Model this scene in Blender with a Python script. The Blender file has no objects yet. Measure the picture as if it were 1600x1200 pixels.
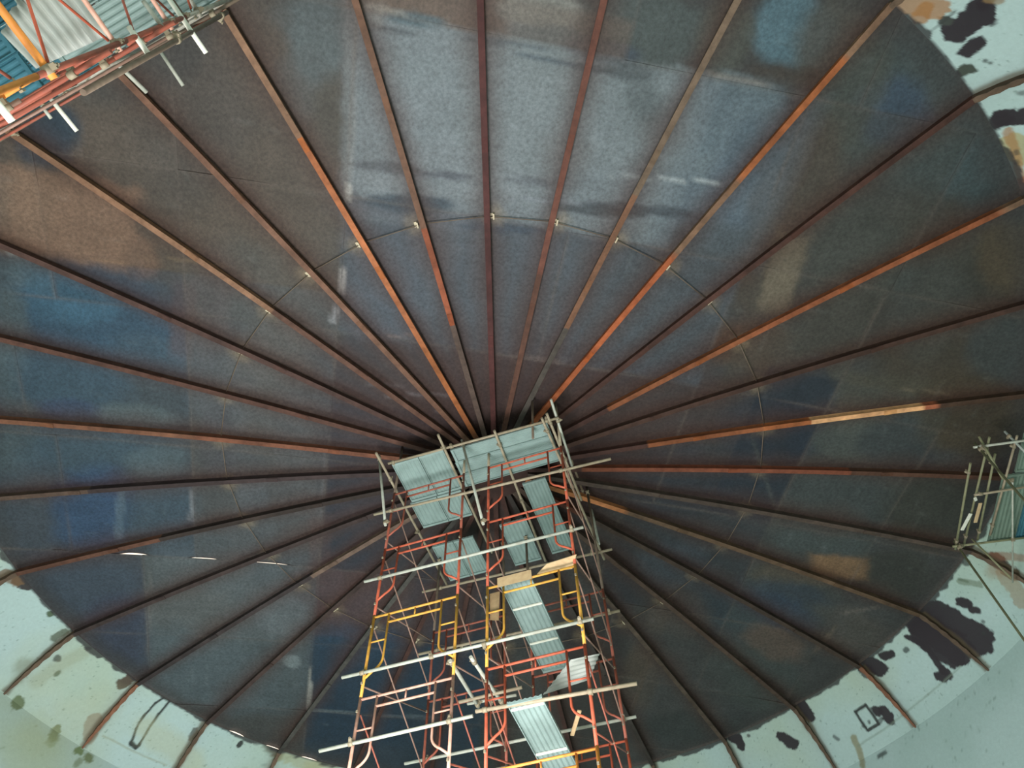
import bpy, bmesh, math, random
import numpy as np
from mathutils import Vector, Matrix

# ------------------------------------------------------------------ camera, sky, light, exposure
S = 11.5                       # radius of the new roof plates, metres
EYE = 2.075                    # height of the camera above the tank floor
CX, CY = 5.468, -9.621
scene = bpy.context.scene
cam_d = bpy.data.cameras.new('camera'); cam = bpy.data.objects.new('camera', cam_d)
scene.collection.objects.link(cam)
cam_d.sensor_fit = 'HORIZONTAL'; cam_d.sensor_width = 36.0
cam_d.lens = 36.0 * 1213.6 / 1600.0
cam_d.clip_start = 0.05; cam_d.clip_end = 200
YAW, PITCH, ROLL = 0.475001, 2.577875, -0.036456
M3 = Matrix.Rotation(YAW, 3, 'Z') @ Matrix.Rotation(PITCH, 3, 'X') @ Matrix.Rotation(ROLL, 3, 'Z')
cam.matrix_world = Matrix.Translation((CX, CY, EYE)) @ M3.to_4x4()
scene.camera = cam

wd = bpy.data.worlds.new('sky'); scene.world = wd; wd.use_nodes = True
bg = wd.node_tree.nodes['Background']; bg.inputs[0].default_value = (1.0, 0.86, 0.70, 1); bg.inputs[1].default_value = 1.6

def area(name, loc, rot, size, energy, col):
    l = bpy.data.lights.new(name, 'AREA'); l.shape = 'DISK'; l.size = size; l.energy = energy; l.color = col
    o = bpy.data.objects.new(name, l); o.location = loc; o.rotation_euler = rot; scene.collection.objects.link(o); return o
# unseen floor work lamps as point lights, two raised to brighten the walls
def lamp(name, loc, radius, energy, col):
    l = bpy.data.lights.new(name, 'POINT'); l.shadow_soft_size = radius; l.energy = energy; l.color = col
    o = bpy.data.objects.new(name, l); o.location = loc; scene.collection.objects.link(o); return o
lamp('raised_lamp_main', (0.5, -4.5, 3.4), 1.6, 5000, (0.985, 1.0, 1.0))
lamp('raised_lamp_left', (-6.5, 2.5, 3.4), 1.2, 1500, (0.93, 1.0, 1.0))
lamp('floor_lamp_near', (4.6, -8.6, 0.8), 0.5, 230, (1.0, 0.90, 0.80))

scene.view_settings.view_transform = 'Standard'; scene.view_settings.look = 'None'
scene.view_settings.gamma = 1; scene.view_settings.use_curve_mapping = False
scene.view_settings.exposure = 0.0

# stains, with apex shade and pale-plate sheen painted in: plan coordinates in metres (shape, centre, half axes, colour, strength, softness)
N_BASE = 129
DOME_STAINS_AND_SHADING = [
(0,-4.873,-7.665,4.136,2.568,-3.426,3.32,(54,56,54),1,0.9),
(0,-1.287,-9.281,3.016,1.751,-1.799,1.887,(74,62,54),1,0.5),
(0,-1.841,-7.396,1.886,1.119,-1.3,1.478,(72,60,50),0.8,0.7),
(1,-3.787,-9.072,0.846,0.787,-0.733,0.516,(118,84,64),0.95,0.25),
(0,-3.398,-8.026,0.355,0.527,-0.486,0.278,(112,76,54),0.8,0.5),
(0,-4.291,-9.588,0.546,0.329,-0.565,0.5,(96,80,66),0.6,0.6),
(0,-2.82,-10.239,0.165,0.398,-0.525,0.181,(32,46,58),0.95,0.5),
(0,-0.501,-10.381,1.297,0.172,-0.164,0.516,(40,46,50),0.8,0.5),
(0,2.013,-9.291,0.398,0.224,-0.442,0.576,(74,94,102),0.9,0.5),
(0,1.36,-8.864,0.364,0.206,-0.383,0.488,(66,80,86),0.6,0.6),
(0,1.499,-8.183,0.355,0.202,-0.453,0.607,(58,57,52),0.9,0.6),
(0,2.201,-9.617,0.521,0.292,-0.228,0.296,(70,90,98),0.5,0.6),
(0,-0.001,-8.016,0.67,0.387,-0.74,0.905,(68,58,50),0.6,0.7),
(0,-4.683,-7.214,1.132,1.113,-0.957,0.731,(34,62,82),0.95,0.5),
(0,-4.868,-7.825,0.686,0.425,-0.412,0.395,(40,76,96),0.5,0.7),
(0,-4.942,-8.508,0.381,0.37,-0.349,0.245,(74,88,90),0.5,0.6),
(0,-6.553,-7.71,0.313,0.201,-1.015,0.916,(66,76,76),0.9,0.6),
(0,-4.385,-5.984,0.683,0.676,-0.489,0.404,(50,68,80),0.8,0.6),
(0,-6.284,-6.456,0.925,0.597,-0.575,0.561,(44,66,80),0.85,0.6),
(0,-8.199,-5.963,0.352,0.237,-0.762,0.711,(64,74,74),0.8,0.5),
(0,-6.753,-5.998,0.468,0.39,-0.204,0.176,(34,56,88),0.8,0.6),
(0,-7.055,-4.992,1.189,0.787,-0.617,0.629,(48,66,76),0.8,0.6),
(0,-9.335,-4.361,0.651,0.456,-0.962,0.933,(58,56,58),0.85,0.6),
(0,-8.342,-3.673,0.729,0.501,-0.938,0.969,(34,58,90),0.95,0.5),
(1,-7.991,-3.317,0.075,0.059,-0.624,0.616,(84,102,116),0.7,0.6),
(0,-7.071,-3.041,0.694,0.464,-0.771,0.857,(50,64,74),0.8,0.6),
(0,-6.253,-4.045,0.561,0.367,-0.316,0.346,(72,84,86),0.7,0.5),
(0,-4.157,-4.338,0.573,0.523,-0.492,0.469,(66,70,76),0.8,0.5),
(0,-3.319,-5.324,0.557,0.493,-0.69,0.649,(62,66,72),0.8,0.6),
(0,-2.056,-6.436,0.528,0.757,-0.722,0.477,(62,66,66),0.7,0.7),
(0,-2.748,-6.361,0.285,0.216,-0.932,0.925,(72,58,58),0.55,0.7),
(1,-3.408,-6.427,0.174,0.127,-0.633,0.626,(78,56,54),0.6,0.5),
(0,-2.934,-3.969,0.792,0.485,-1.225,1.561,(74,68,62),0.6,0.7),
(1,-3.646,-2.379,0.485,0.333,-1.026,1.281,(66,64,66),0.7,0.5),
(0,-2.339,-4.726,0.809,0.616,-0.529,0.581,(78,70,64),0.6,0.7),
(0,-3.34,-3.23,0.531,0.417,-0.348,0.391,(72,72,72),0.5,0.7),
(1,-3.822,0.231,0.776,0.535,-1.446,1.979,(34,38,50),0.85,0.6),
(1,-1.851,-2.722,0.662,0.483,-0.637,0.807,(40,42,50),0.9,0.5),
(0,-4.94,-2.981,0.584,0.373,-0.349,0.423,(50,52,58),0.7,0.6),
(1,-5.115,-2.214,0.3,0.192,-0.357,0.444,(76,80,88),0.6,0.5),
(0,-6.287,-1.105,1.113,0.732,-0.385,0.477,(70,76,82),0.5,0.6),
(0,-7.264,-1.755,0.723,0.487,-0.265,0.308,(54,66,72),0.6,0.6),
(0,-5.036,-0.536,0.505,0.323,-0.61,0.813,(60,58,60),0.6,0.6),
(0,-10.028,-1.915,0.538,1.19,-0.891,0.583,(52,64,74),0.9,0.6),
(0,-10.448,-0.607,0.176,0.959,-0.962,0.498,(44,48,66),0.9,0.5),
(1,-7.856,-0.131,1.138,1.006,-1.047,1.123,(70,74,78),0.85,0.4),
(0,-8.787,0.029,0.757,0.528,-0.578,0.682,(78,72,68),0.6,0.6),
(0,-6.046,0.045,0.769,0.503,-0.516,0.674,(56,60,66),0.7,0.6),
(1,-5.021,0.207,0.207,0.132,-0.74,1.014,(72,52,52),0.7,0.5),
(0,-5.237,1.86,1.002,1.05,-0.894,0.992,(64,46,48),0.9,0.5),
(0,-6.976,1.264,0.53,0.352,-0.547,0.719,(84,88,94),0.6,0.5),
(0,-9.738,1.91,0.794,1.677,-1.134,0.859,(60,72,80),0.9,0.6),
(0,-8.535,3.047,0.829,0.569,-0.741,0.977,(52,62,68),0.8,0.6),
(0,-7.825,2.796,0.112,0.215,-0.182,0.149,(112,122,126),0.8,0.4),
(1,-6.099,5.249,1.864,1.461,-1.327,1.838,(24,42,60),1,0.3),
(0,-6.014,3.273,0.985,0.632,-0.403,0.586,(22,52,76),0.8,0.6),
(1,-3.167,3.14,0.842,0.505,-0.7,1.149,(32,34,46),0.9,0.6),
(1,-5.534,7.741,1.415,0.86,-0.822,1.379,(38,44,44),0.9,0.6),
(1,1.956,-3.769,2.124,1.378,-0.853,1.331,(62,68,76),1,0.35),
(1,0.367,-5.008,0.643,0.373,-0.792,1.161,(58,66,78),0.8,0.6),
(1,3.311,-2.506,1.201,0.764,-0.572,1.037,(58,64,70),0.8,0.6),
(1,4.557,-2.155,1.116,0.61,-0.525,1.202,(60,64,66),0.8,0.6),
(0,0.986,-1.256,3.982,2.265,-0.916,1.638,(50,42,46),0.95,0.6),  # dark apex tone, the tower platform's shade put into the colour
(0,-0.868,-3.663,0.864,0.798,-0.433,0.465,(48,44,48),0.8,0.6),
(0,3.473,0.315,1.962,1.058,-0.418,0.946,(54,46,46),0.9,0.6),
(0,0.24,0.38,2.556,1.454,-0.907,1.638,(42,34,38),0.9,0.6),  # darker core of the painted apex shade
(1,3.139,-7.131,1.485,1.015,-1.146,1.537,(106,114,120),1,0.1),  # pale plates from here, their grey sheen put into the colour
(1,4.546,-6.028,1.354,0.988,-0.846,1.245,(104,112,114),1,0.12),
(1,6.471,-4.899,1.178,0.879,-0.604,1.065,(96,106,110),1,0.12),
(1,7.552,-4.685,0.538,0.398,-0.293,0.578,(78,92,100),0.9,0.5),
(0,2.474,-6.055,1.514,1.051,-0.433,0.587,(98,98,104),0.7,0.5),
(0,5.465,-4.246,1.476,0.959,-0.224,0.436,(76,86,98),0.7,0.5),
(1,1.807,-7.112,0.428,0.264,-0.55,0.746,(98,90,92),0.8,0.5),
(0,7.135,-3.472,0.606,0.329,-0.241,0.696,(66,78,92),0.8,0.5),
(0,3.031,-8.154,0.612,0.4,-0.186,0.242,(104,116,120),0.7,0.6),
(1,2.76,-5.397,2.006,1.448,-0.162,0.224,(74,76,84),0.8,0.5),
(0,7.564,-4.043,0.391,0.213,-0.184,0.551,(50,64,76),0.7,0.6),
(1,3.738,-8.862,0.892,0.708,-0.155,0.163,(90,72,62),1,0.25),
(1,4.393,-8.391,0.485,0.359,-0.166,0.203,(82,64,56),0.9,0.5),
(0,5.375,-7.866,0.64,0.411,-0.137,0.221,(108,106,102),1,0.4),
(0,5.463,-7.362,0.751,0.555,-0.089,0.126,(70,80,84),0.9,0.5),
(0,6.675,-6.8,0.87,0.557,-0.24,0.468,(60,68,68),1,0.4),
(0,5.923,-6.884,0.507,0.375,-0.097,0.147,(46,56,68),0.9,0.5),
(0,8.644,-5.715,0.538,0.418,-0.303,0.585,(66,92,104),1,0.5),
(0,7.719,-6.114,0.332,0.259,-0.287,0.493,(64,66,60),0.8,0.6),
(0,9.214,-5.183,0.501,0.389,-0.369,0.779,(64,62,58),0.9,0.6),
(0,8.609,-4.89,0.802,0.529,-0.075,0.191,(54,46,40),0.8,0.6),
(0,10.036,-3.46,1.116,0.601,-0.308,1.417,(56,66,68),1,0.5),
(0,9.85,-3.561,0.558,-0.065,0.152,0.715,(48,64,82),0.8,0.6),
(0,9.277,-4.232,0.389,0.414,-0.625,0.89,(60,62,56),0.7,0.6),
(0,8.041,-2.983,0.455,0.593,-0.821,0.927,(70,58,50),0.85,0.6),
(0,10.607,-2.148,0.765,0.405,-0.133,0.711,(50,64,68),0.8,0.6),
(0,11.036,-0.983,0.588,0.306,-0.085,0.509,(42,56,60),0.8,0.6),
(0,9.952,0.061,1.362,0.7,-0.316,1.532,(52,50,44),0.9,0.6),
(0,8.542,-0.978,0.846,0.444,-0.32,1.208,(54,58,56),0.9,0.6),
(0,11.082,0.04,0.505,0.259,-0.134,0.814,(66,54,38),0.8,0.6),
(1,7.244,-1.509,0.257,0.257,-0.466,0.739,(94,82,66),0.8,0.4),
(0,6.837,-1.882,0.273,0.274,-0.579,0.878,(60,52,44),0.8,0.6),
(0,6.152,-0.281,0.802,0.424,-0.205,0.585,(70,50,36),0.8,0.6),
(0,8.054,0.371,1.3,0.193,-0.061,0.942,(52,48,44),0.85,0.6),
(0,9.58,1.827,1.387,0.335,-0.081,0.976,(56,48,38),0.85,0.6),
(0,10.523,1.957,0.544,0.27,-0.14,0.768,(50,56,58),0.7,0.6),
(1,6.72,1.827,0.624,0.038,-0.08,1.219,(24,36,50),0.95,0.3),
(0,5.747,2.102,0.865,0.444,-0.346,1.007,(40,42,50),0.8,0.6),
(1,8.362,2.654,1.016,0.68,-0.27,0.794,(62,58,48),0.8,0.5),
(0,7.294,3.081,0.735,0.366,-0.172,0.603,(66,70,66),0.8,0.5),
(0,8.146,3.502,0.727,0.356,-0.2,0.781,(42,48,54),0.85,0.6),
(0,9.729,3.51,0.929,0.449,-0.244,1.183,(58,48,34),0.85,0.6),
(0,6.439,4.507,1.164,0.571,-0.285,0.931,(50,56,58),0.85,0.6),
(0,8.264,5.809,1.022,0.477,-0.283,1.152,(46,46,40),0.85,0.6),
(0,5.006,3.364,0.777,0.396,-0.322,0.901,(44,48,52),0.8,0.6),
(1,5.935,6.642,0.598,0.396,-0.139,0.354,(112,82,52),0.9,0.5),
(0,5.012,6.532,0.92,0.62,-0.15,0.356,(86,70,50),0.7,0.6),
(0,5.755,5.722,1.021,0.685,-0.138,0.342,(56,66,68),0.7,0.6),
(0,3.446,2.557,1.043,0.549,-0.441,1.06,(40,44,52),0.8,0.6),
(0,3.303,4.499,1.234,0.634,-0.387,0.965,(48,52,54),0.85,0.6),
(0,2.285,4.922,0.843,0.439,-0.338,0.794,(58,64,72),0.8,0.6),
(0,4.514,7.515,0.988,1.242,-0.415,0.623,(38,50,66),0.95,0.5),
(0,2.841,6.949,0.759,0.991,-0.644,0.878,(46,58,66),0.9,0.5),
(0,7.083,7.505,0.955,0.437,-0.229,0.833,(48,48,44),0.9,0.6),
(0,5.529,8.998,0.903,1.108,-0.402,0.655,(66,62,58),0.9,0.6),
(0,3.609,8.622,0.563,0.719,-0.382,0.56,(84,66,54),0.8,0.6),
(0,2.731,9.549,0.918,1.192,-0.677,0.969,(60,64,60),0.9,0.6),
(0,1.818,6.43,0.409,0.854,-0.604,0.581,(72,62,56),0.8,0.6),
(0,0.676,9.096,1.254,0.635,-0.704,1.632,(62,58,56),0.9,0.6),
(0,-0.055,8.154,0.465,0.243,-0.521,1.136,(74,60,48),0.7,0.6),
(0,0.38,10.69,1.298,0.644,-0.261,0.612,(48,50,48),0.9,0.6),
(1,-1.439,7.987,0.781,0.424,-1.239,2.506,(44,38,38),0.9,0.6),
(0,0.927,4.449,0.565,0.304,-0.556,1.181,(48,44,48),0.8,0.6),
(0,3.538,-8.74,0.362,0.27,-0.07,0.078,(62,84,94),0.8,0.5),
(0,3.233,-8.737,0.403,0.302,-0.026,0.029,(62,68,74),0.8,0.5),
(0,4.613,-7.746,0.581,0.432,-0.036,0.046,(66,76,84),0.7,0.5),
(0,5.286,-7.009,0.755,0.581,-0.029,0.04,(58,70,80),0.8,0.5),
(0,6.158,-6.388,0.351,0.243,-0.071,0.122,(56,62,66),0.7,0.6),
(0,6.193,-5.799,0.288,-0.011,0.044,0.444,(70,78,82),0.6,0.8),
(1,6.108,-4.293,0.874,0.564,-0.013,0.027,(140,148,152),0.7,0.5),
(1,4.11,-4.926,0.694,0.439,-0.015,0.027,(112,118,128),0.6,0.5),
(0,2.532,-6.366,0.467,0.324,-0.043,0.057,(66,70,80),0.8,0.5),
(0,1.728,-6.997,0.505,0.352,-0.06,0.073,(68,70,76),0.8,0.5),
(0,3.873,-5.475,0.381,0.261,-0.052,0.08,(70,74,82),0.6,0.5),
(0,5.377,-4.04,0.885,0.598,-0.053,0.099,(50,56,64),0.8,0.5),
(0,1.751,-6.213,0.681,0.44,-0.102,0.14,(40,54,66),0.9,0.5),
(0,3.134,-4.852,0.918,0.562,-0.046,0.077,(44,56,70),0.8,0.5),
(0,4.644,-4.416,0.687,0.468,-0.05,0.086,(48,54,60),0.8,0.5),
(0,-2.776,-10.213,0.173,0.415,-0.642,0.221,(30,46,60),0.9,0.5),
(1,-3.629,-8.977,0.76,0.705,-0.708,0.505,(114,84,64),0.6,0.3),
(1,7.244,-1.509,0.22,0.22,-0.423,0.672,(96,84,68),0.6,0.4),
(1,5.957,6.676,0.546,0.362,-0.124,0.315,(116,84,52),0.7,0.5),
(0,3.65,8.51,0.561,0.717,-0.33,0.483,(88,68,56),0.5,0.6),
(0,4.116,7.449,0.768,0.973,-0.291,0.427,(38,52,70),0.6,0.6),
(0,-5.808,-5.19,0.585,0.48,-0.25,0.232,(74,88,92),0.5,0.6),
(0,-4.868,-7.825,0.62,0.484,-0.4,0.335,(40,78,100),0.5,0.6),
(0,-4.94,-3.618,0.343,0.219,-0.689,0.813,(62,58,64),0.4,0.6),
(0,9.512,0.464,0.602,0.475,-0.4,1.058,(58,60,58),0.5,0.7),
(0,-0.677,-9.18,0.544,0.698,-1.22,0.706,(62,58,56),0.5,0.8),
(1,1.862,-8.1,0.027,0.017,-0.811,1.008,(128,122,118),0.3,0.6),
(1,0.885,-6.92,0.038,0.025,-0.107,0.133,(190,186,178),0.48,0.4),
(1,-0.255,-5.532,0.035,0.024,-0.178,0.216,(170,162,158),0.48,0.4),
(1,-0.821,-5.009,0.046,0.042,-0.146,0.147,(150,150,156),0.48,0.5),
(1,-6.523,-2.677,0.034,0.025,-0.326,0.357,(120,118,122),0.42,0.5),
(1,-3.69,-1.536,0.03,0.02,-0.581,0.748,(92,90,92),0.36,0.6),
(1,-8.058,3.909,0.04,0.032,-0.493,0.63,(170,168,160),0.48,0.4),
(1,-9.634,-0.568,0.035,0.028,-0.912,0.977,(92,86,84),0.36,0.6),
(1,-8.042,4.988,0.469,0.369,-0.031,0.041,(92,104,108),0.42,0.5),
(1,-6.354,6.301,0.722,0.536,-0.03,0.043,(84,92,98),0.36,0.5),
(1,0.077,-3.896,0.275,0.192,-0.023,0.03,(112,96,92),0.48,0.5),
(1,2.192,-2.045,0.426,0.327,-0.035,0.052,(104,92,90),0.48,0.5),
(1,3.187,-9.117,0.281,0.217,-0.02,0.02,(150,142,134),0.42,0.5),
(1,3.001,-9.147,0.141,0.109,-0.12,0.122,(134,130,124),0.36,0.6),
(1,7.777,-5.345,0.517,0.393,-0.012,0.022,(120,104,92),0.42,0.5),
(1,9.056,2.484,0.443,0.295,-0.01,0.031,(110,96,76),0.3,0.5),
(0,-0.226,-7.74,0.11,0.075,-0.496,0.534,(92,80,70),0.18,0.8),
(1,-0.89,-2.678,0.199,0.142,-0.025,0.033,(130,124,130),0.42,0.5),
(1,-0.012,-2.278,0.227,0.152,-0.023,0.034,(120,114,120),0.36,0.5),
(1,-0.938,-3.09,0.295,0.231,-0.031,0.038,(110,106,112),0.3,0.6),
(1,-0.282,-1.948,0.092,0.062,-0.029,0.042,(120,116,124),0.36,0.5),
(1,-0.492,-2.539,0.18,0.122,-0.019,0.027,(120,116,124),0.36,0.5),
(1,-2.505,-7.336,0.539,0.419,-0.025,0.023,(128,104,72),0.36,0.5),
(1,-3.784,-8.108,0.374,0.249,-0.025,0.023,(140,104,74),0.36,0.5),
(0,-4.976,-9.078,0.098,0.079,-0.054,0.041,(130,142,142),0.48,0.5),
(1,5.295,3.194,0.042,0.002,-0.118,1.137,(70,74,70),0.3,0.6),
(1,4.873,8.954,0.02,0.059,-0.392,0.334,(120,104,84),0.3,0.5),
(1,5.98,8.325,0.454,0.079,-0.008,0.045,(110,98,90),0.3,0.5)
]
WALL_PATCHES = [
(11.58,0.25,11.46,1.136,0.416,(38,30,36),0.9),
(11.121,0.344,10.976,1.234,0.456,(38,30,36),0.9),
(11.667,0.501,11.618,0.975,0.483,(38,30,36),0.9),
(12.16,0.219,12.019,0.626,0.088,(38,30,36),0.9),
(12.019,0.626,12.208,1.332,0.089,(38,30,36),0.9),
(12.349,1.365,12.197,1.365,0.156,(38,30,36),0.9),
(13.698,0.0,13.498,0.344,0.248,(38,30,36),0.9),
(13.098,0.188,12.877,0.25,0.112,(38,30,36),0.9),
(13.839,0.219,13.783,0.313,0.159,(38,30,36),0.8),
(10.389,0.532,10.291,0.658,0.128,(38,30,36),0.9),
(10.323,0.816,10.25,0.88,0.096,(38,30,36),0.9),
(10.743,0.25,10.726,0.313,0.054,(46,50,48),0.7),
(17.155,0.532,17.033,0.816,0.166,(38,30,36),0.9),
(16.118,0.0,16.146,0.375,0.234,(38,30,36),0.9),
(14.42,1.072,14.378,1.169,0.115,(38,30,36),0.9),
(14.261,1.234,14.239,1.398,0.161,(38,30,36),0.9),
(18.494,0.125,18.456,0.281,0.192,(38,30,36),0.85),
(18.083,0.188,18.065,0.188,0.048,(38,30,36),0.8),
(15.072,2.048,14.872,2.048,0.058,(46,50,48),0.8),
(15.836,1.136,15.795,1.234,0.047,(46,50,48),0.7),
(12.515,0.438,12.466,0.438,0.067,(46,50,48),0.8),
(10.437,1.136,10.423,1.136,0.043,(46,50,48),0.7),
(10.669,1.299,10.66,1.299,0.043,(46,50,48),0.7),
(15.379,1.398,15.585,2.048,0.082,(128,122,90),0.8),
(75.039,0.438,74.979,0.784,0.241,(38,30,36),0.95),
(75.473,0.313,75.462,0.501,0.144,(38,30,36),0.95),
(74.877,0.88,74.819,1.007,0.084,(38,30,36),0.8),
(77.05,0.188,77.167,0.469,0.182,(38,30,36),0.9),
(76.982,0.156,77.121,0.219,0.121,(38,30,36),0.8),
(75.803,0.094,75.817,0.156,0.117,(60,66,58),0.9),
(74.73,0.344,74.8,0.375,0.085,(60,64,60),0.9),
(75.823,0.438,75.828,0.438,0.036,(46,50,48),0.8),
(75.901,0.469,75.906,0.469,0.029,(46,50,48),0.8),
(76.682,0.595,76.696,0.626,0.06,(46,50,48),0.6),
(73.988,0.063,74.509,0.438,0.168,(150,104,58),0.8),
(74.44,0.156,74.372,0.25,0.127,(150,104,58),0.8),
(74.783,0.156,74.716,0.532,0.017,(46,50,48),0.6),
(74.797,0.25,74.698,0.563,0.014,(46,50,48),0.6),
(74.819,1.007,74.912,1.104,0.07,(130,104,70),0.7),
(77.644,0.125,77.931,0.25,0.248,(158,150,104),0.8),
(77.355,0.188,78.542,0.063,0.078,(150,104,58),0.7),
(78.629,0.063,78.769,0.031,0.159,(140,80,50),0.8),
(77.826,0.156,77.859,0.156,0.047,(46,50,48),0.6),
(78.038,0.094,78.071,0.094,0.047,(46,50,48),0.6),
(8.758,0.501,8.86,0.943,0.187,(52,40,36),0.9),
(8.754,0.375,8.333,0.975,0.103,(132,92,68),0.6),
(9.034,0.88,9.311,1.464,0.209,(140,120,92),0.6),
(9.123,0.658,8.931,0.626,0.167,(140,112,84),0.5),
(9.836,0.219,9.606,0.563,0.085,(92,104,80),0.6),
(9.284,0.094,9.218,0.094,0.084,(46,50,48),0.8),
(9.789,0.188,9.736,0.344,0.042,(76,92,70),0.6),
(43.618,0.094,43.3,0.0,0.169,(50,44,44),0.9),
(43.83,0.25,43.547,0.094,0.168,(110,84,58),0.8),
(42.195,0.063,42.151,0.094,0.076,(76,92,70),0.9),
(41.03,0.689,40.952,0.658,0.067,(46,50,48),0.8),
(40.678,0.943,40.678,0.88,0.067,(76,92,70),0.8),
(40.935,1.905,40.859,1.905,0.133,(76,92,70),0.9),
(39.691,2.048,39.674,1.905,0.136,(76,92,70),0.9),
(39.664,2.192,39.598,2.048,0.113,(76,92,70),0.6),
(38.593,2.048,38.533,2.048,0.115,(76,92,70),0.9),
(38.915,2.048,38.87,2.048,0.103,(70,96,60),0.9),
(38.752,2.335,38.721,2.192,0.069,(76,92,70),0.7),
(39.118,0.219,39.059,0.063,0.182,(78,66,54),0.9),
(41.513,0.375,41.495,0.188,0.131,(74,80,60),0.8),
(36.425,0.532,36.426,0.407,0.118,(70,70,62),0.8),
(35.006,0.219,34.985,0.188,0.084,(46,50,48),0.9),
(40.654,0.094,40.592,0.031,0.044,(46,50,48),0.7),
(34.221,-0.146,33.854,0.094,0.217,(82,80,62),0.8),
(41.511,1.234,41.319,1.497,0.176,(104,104,70),0.45),
(38.982,1.266,38.851,1.631,0.207,(120,84,64),0.6),
(40.62,0.219,40.952,1.234,0.2,(132,128,92),0.3),
(14.916,0.88,14.541,0.88,0.039,(46,50,48),0.9),
(14.541,0.88,14.57,1.398,0.039,(46,50,48),0.9),
(14.57,1.398,14.957,1.398,0.039,(46,50,48),0.9),
(14.957,1.398,14.916,0.88,0.039,(46,50,48),0.9),
(14.485,1.007,14.373,1.04,0.028,(46,50,48),0.7),
(14.57,1.332,14.398,1.332,0.028,(46,50,48),0.7),
(14.517,1.398,14.4,1.365,0.028,(46,50,48),0.7),
(14.761,1.234,14.78,1.266,0.035,(46,50,48),0.8),
(14.984,1.266,14.947,1.299,0.042,(46,50,48),0.8),
(37.799,1.332,37.913,0.975,0.035,(46,50,48),0.9),
(37.913,0.975,37.973,0.626,0.035,(46,50,48),0.9),
(37.973,0.626,37.952,0.219,0.035,(46,50,48),0.9),
(37.952,0.219,37.85,0.0,0.035,(46,50,48),0.9),
(37.85,0.0,37.647,0.0,0.035,(46,50,48),0.9),
(37.647,0.0,37.648,0.407,0.035,(46,50,48),0.9),
(37.648,0.407,37.611,0.848,0.035,(46,50,48),0.9),
(37.611,0.848,37.587,1.234,0.035,(46,50,48),0.9),
(37.587,1.234,37.618,1.332,0.047,(46,50,48),0.9),
(37.618,1.332,37.82,1.299,0.051,(46,50,48),0.9),
(15.435,1.598,12.965,1.497,0.023,(118,132,118),0.5),
(12.965,1.497,11.766,1.464,0.022,(118,132,118),0.5),
(38.566,1.464,36.612,1.398,0.023,(140,142,118),0.5),
(40.001,2.192,39.138,0.88,0.501,(164,166,128),0.25),
(40.197,2.766,38.796,2.192,0.673,(160,166,124),0.3),
(37.642,0.848,36.017,1.072,0.33,(168,168,132),0.4),
(41.105,2.335,39.765,2.622,0.664,(156,164,122),0.3),
(32.782,0.188,31.983,0.063,0.146,(170,164,120),0.5),
(33.649,0.156,32.39,0.094,0.17,(150,150,112),0.6)
]
CAM=[0.47546573296234645, -0.8366368962354751, 1213.6041398232132, 0.4750013329974489, 2.577875180060851, -0.03645633424541047, 5.206793258279427, 1.1583489208964683, 1.1995360263379657, 1.2176484973021084, 0.5240997659992483, 1.1080244633894665, 1.0351600827448637]
TOWER=[-1.5291385064328655, -1.4995990741444993, 0.1777434479294497, 12.397341295805694, 1.6081150910631314, 1.5273987788408814, 2.064727276524024, 2.463681372858472]

# ------------------------------------------------------------------ helpers
rnd = random.Random(7)
def lin(c):
    c = np.asarray(c, float) / 255.0
    return np.where(c <= 0.04045, c / 12.92, ((c + 0.055) / 1.055) ** 2.4)
def vnoise(x, y, seed=0):
    x = np.asarray(x, float); y = np.asarray(y, float)
    xi = np.floor(x).astype(np.int64); yi = np.floor(y).astype(np.int64); xf = x - xi; yf = y - yi
    def h(a, b):
        n = (a * 374761393 + b * 668265263 + seed * 974634777) & 0xffffffff
        n = ((n ^ (n >> 13)) * 1274126177) & 0xffffffff
        return ((n ^ (n >> 16)) & 0xffff) / 65535.0
    u = xf * xf * (3 - 2 * xf); v = yf * yf * (3 - 2 * yf)
    return (h(xi, yi) * (1 - u) + h(xi + 1, yi) * u) * (1 - v) + (h(xi, yi + 1) * (1 - u) + h(xi + 1, yi + 1) * u) * v
def fbm(x, y, seed=0, o=4):
    t = 0; a = 0.5; n = 0
    for i in range(o):
        t = t + a * vnoise(x * 2 ** i, y * 2 ** i, seed + i); n += a; a *= 0.5
    return t / n

def add_tube(bm, pts, r, seg=8, caps=True):
    pts = [Vector(q) for q in pts]; rings = []
    up = None
    for i, q in enumerate(pts):
        d = (pts[min(i + 1, len(pts) - 1)] - pts[max(i - 1, 0)]).normalized()
        if up is None:
            up = Vector((0, 0, 1)) if abs(d.z) < 0.9 else Vector((1, 0, 0))
        a = d.cross(up).normalized(); b = a.cross(d).normalized(); up = b
        rings.append([bm.verts.new(q + a * (r * math.cos(t)) + b * (r * math.sin(t))) for t in [2 * math.pi * k / seg for k in range(seg)]])
    for i in range(len(rings) - 1):
        for k in range(seg):
            bm.faces.new((rings[i][k], rings[i][(k + 1) % seg], rings[i + 1][(k + 1) % seg], rings[i + 1][k])).smooth = True
    if caps:
        bm.faces.new(rings[0]); bm.faces.new(list(reversed(rings[-1])))
def add_box(bm, c, s, M=None):
    c = Vector(c); vs = []
    for dx in (-.5, .5):
        for dy in (-.5, .5):
            for dz in (-.5, .5):
                q = c + Vector((dx * s[0], dy * s[1], dz * s[2])); vs.append(bm.verts.new(M @ q if M else q))
    for f in ((0, 1, 3, 2), (4, 6, 7, 5), (0, 4, 5, 1), (2, 3, 7, 6), (0, 2, 6, 4), (1, 5, 7, 3)):
        bm.faces.new([vs[i] for i in f])
def mesh(name, bm):
    bmesh.ops.recalc_face_normals(bm, faces=bm.faces)
    me = bpy.data.meshes.new(name); bm.to_mesh(me); bm.free(); return me
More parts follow.
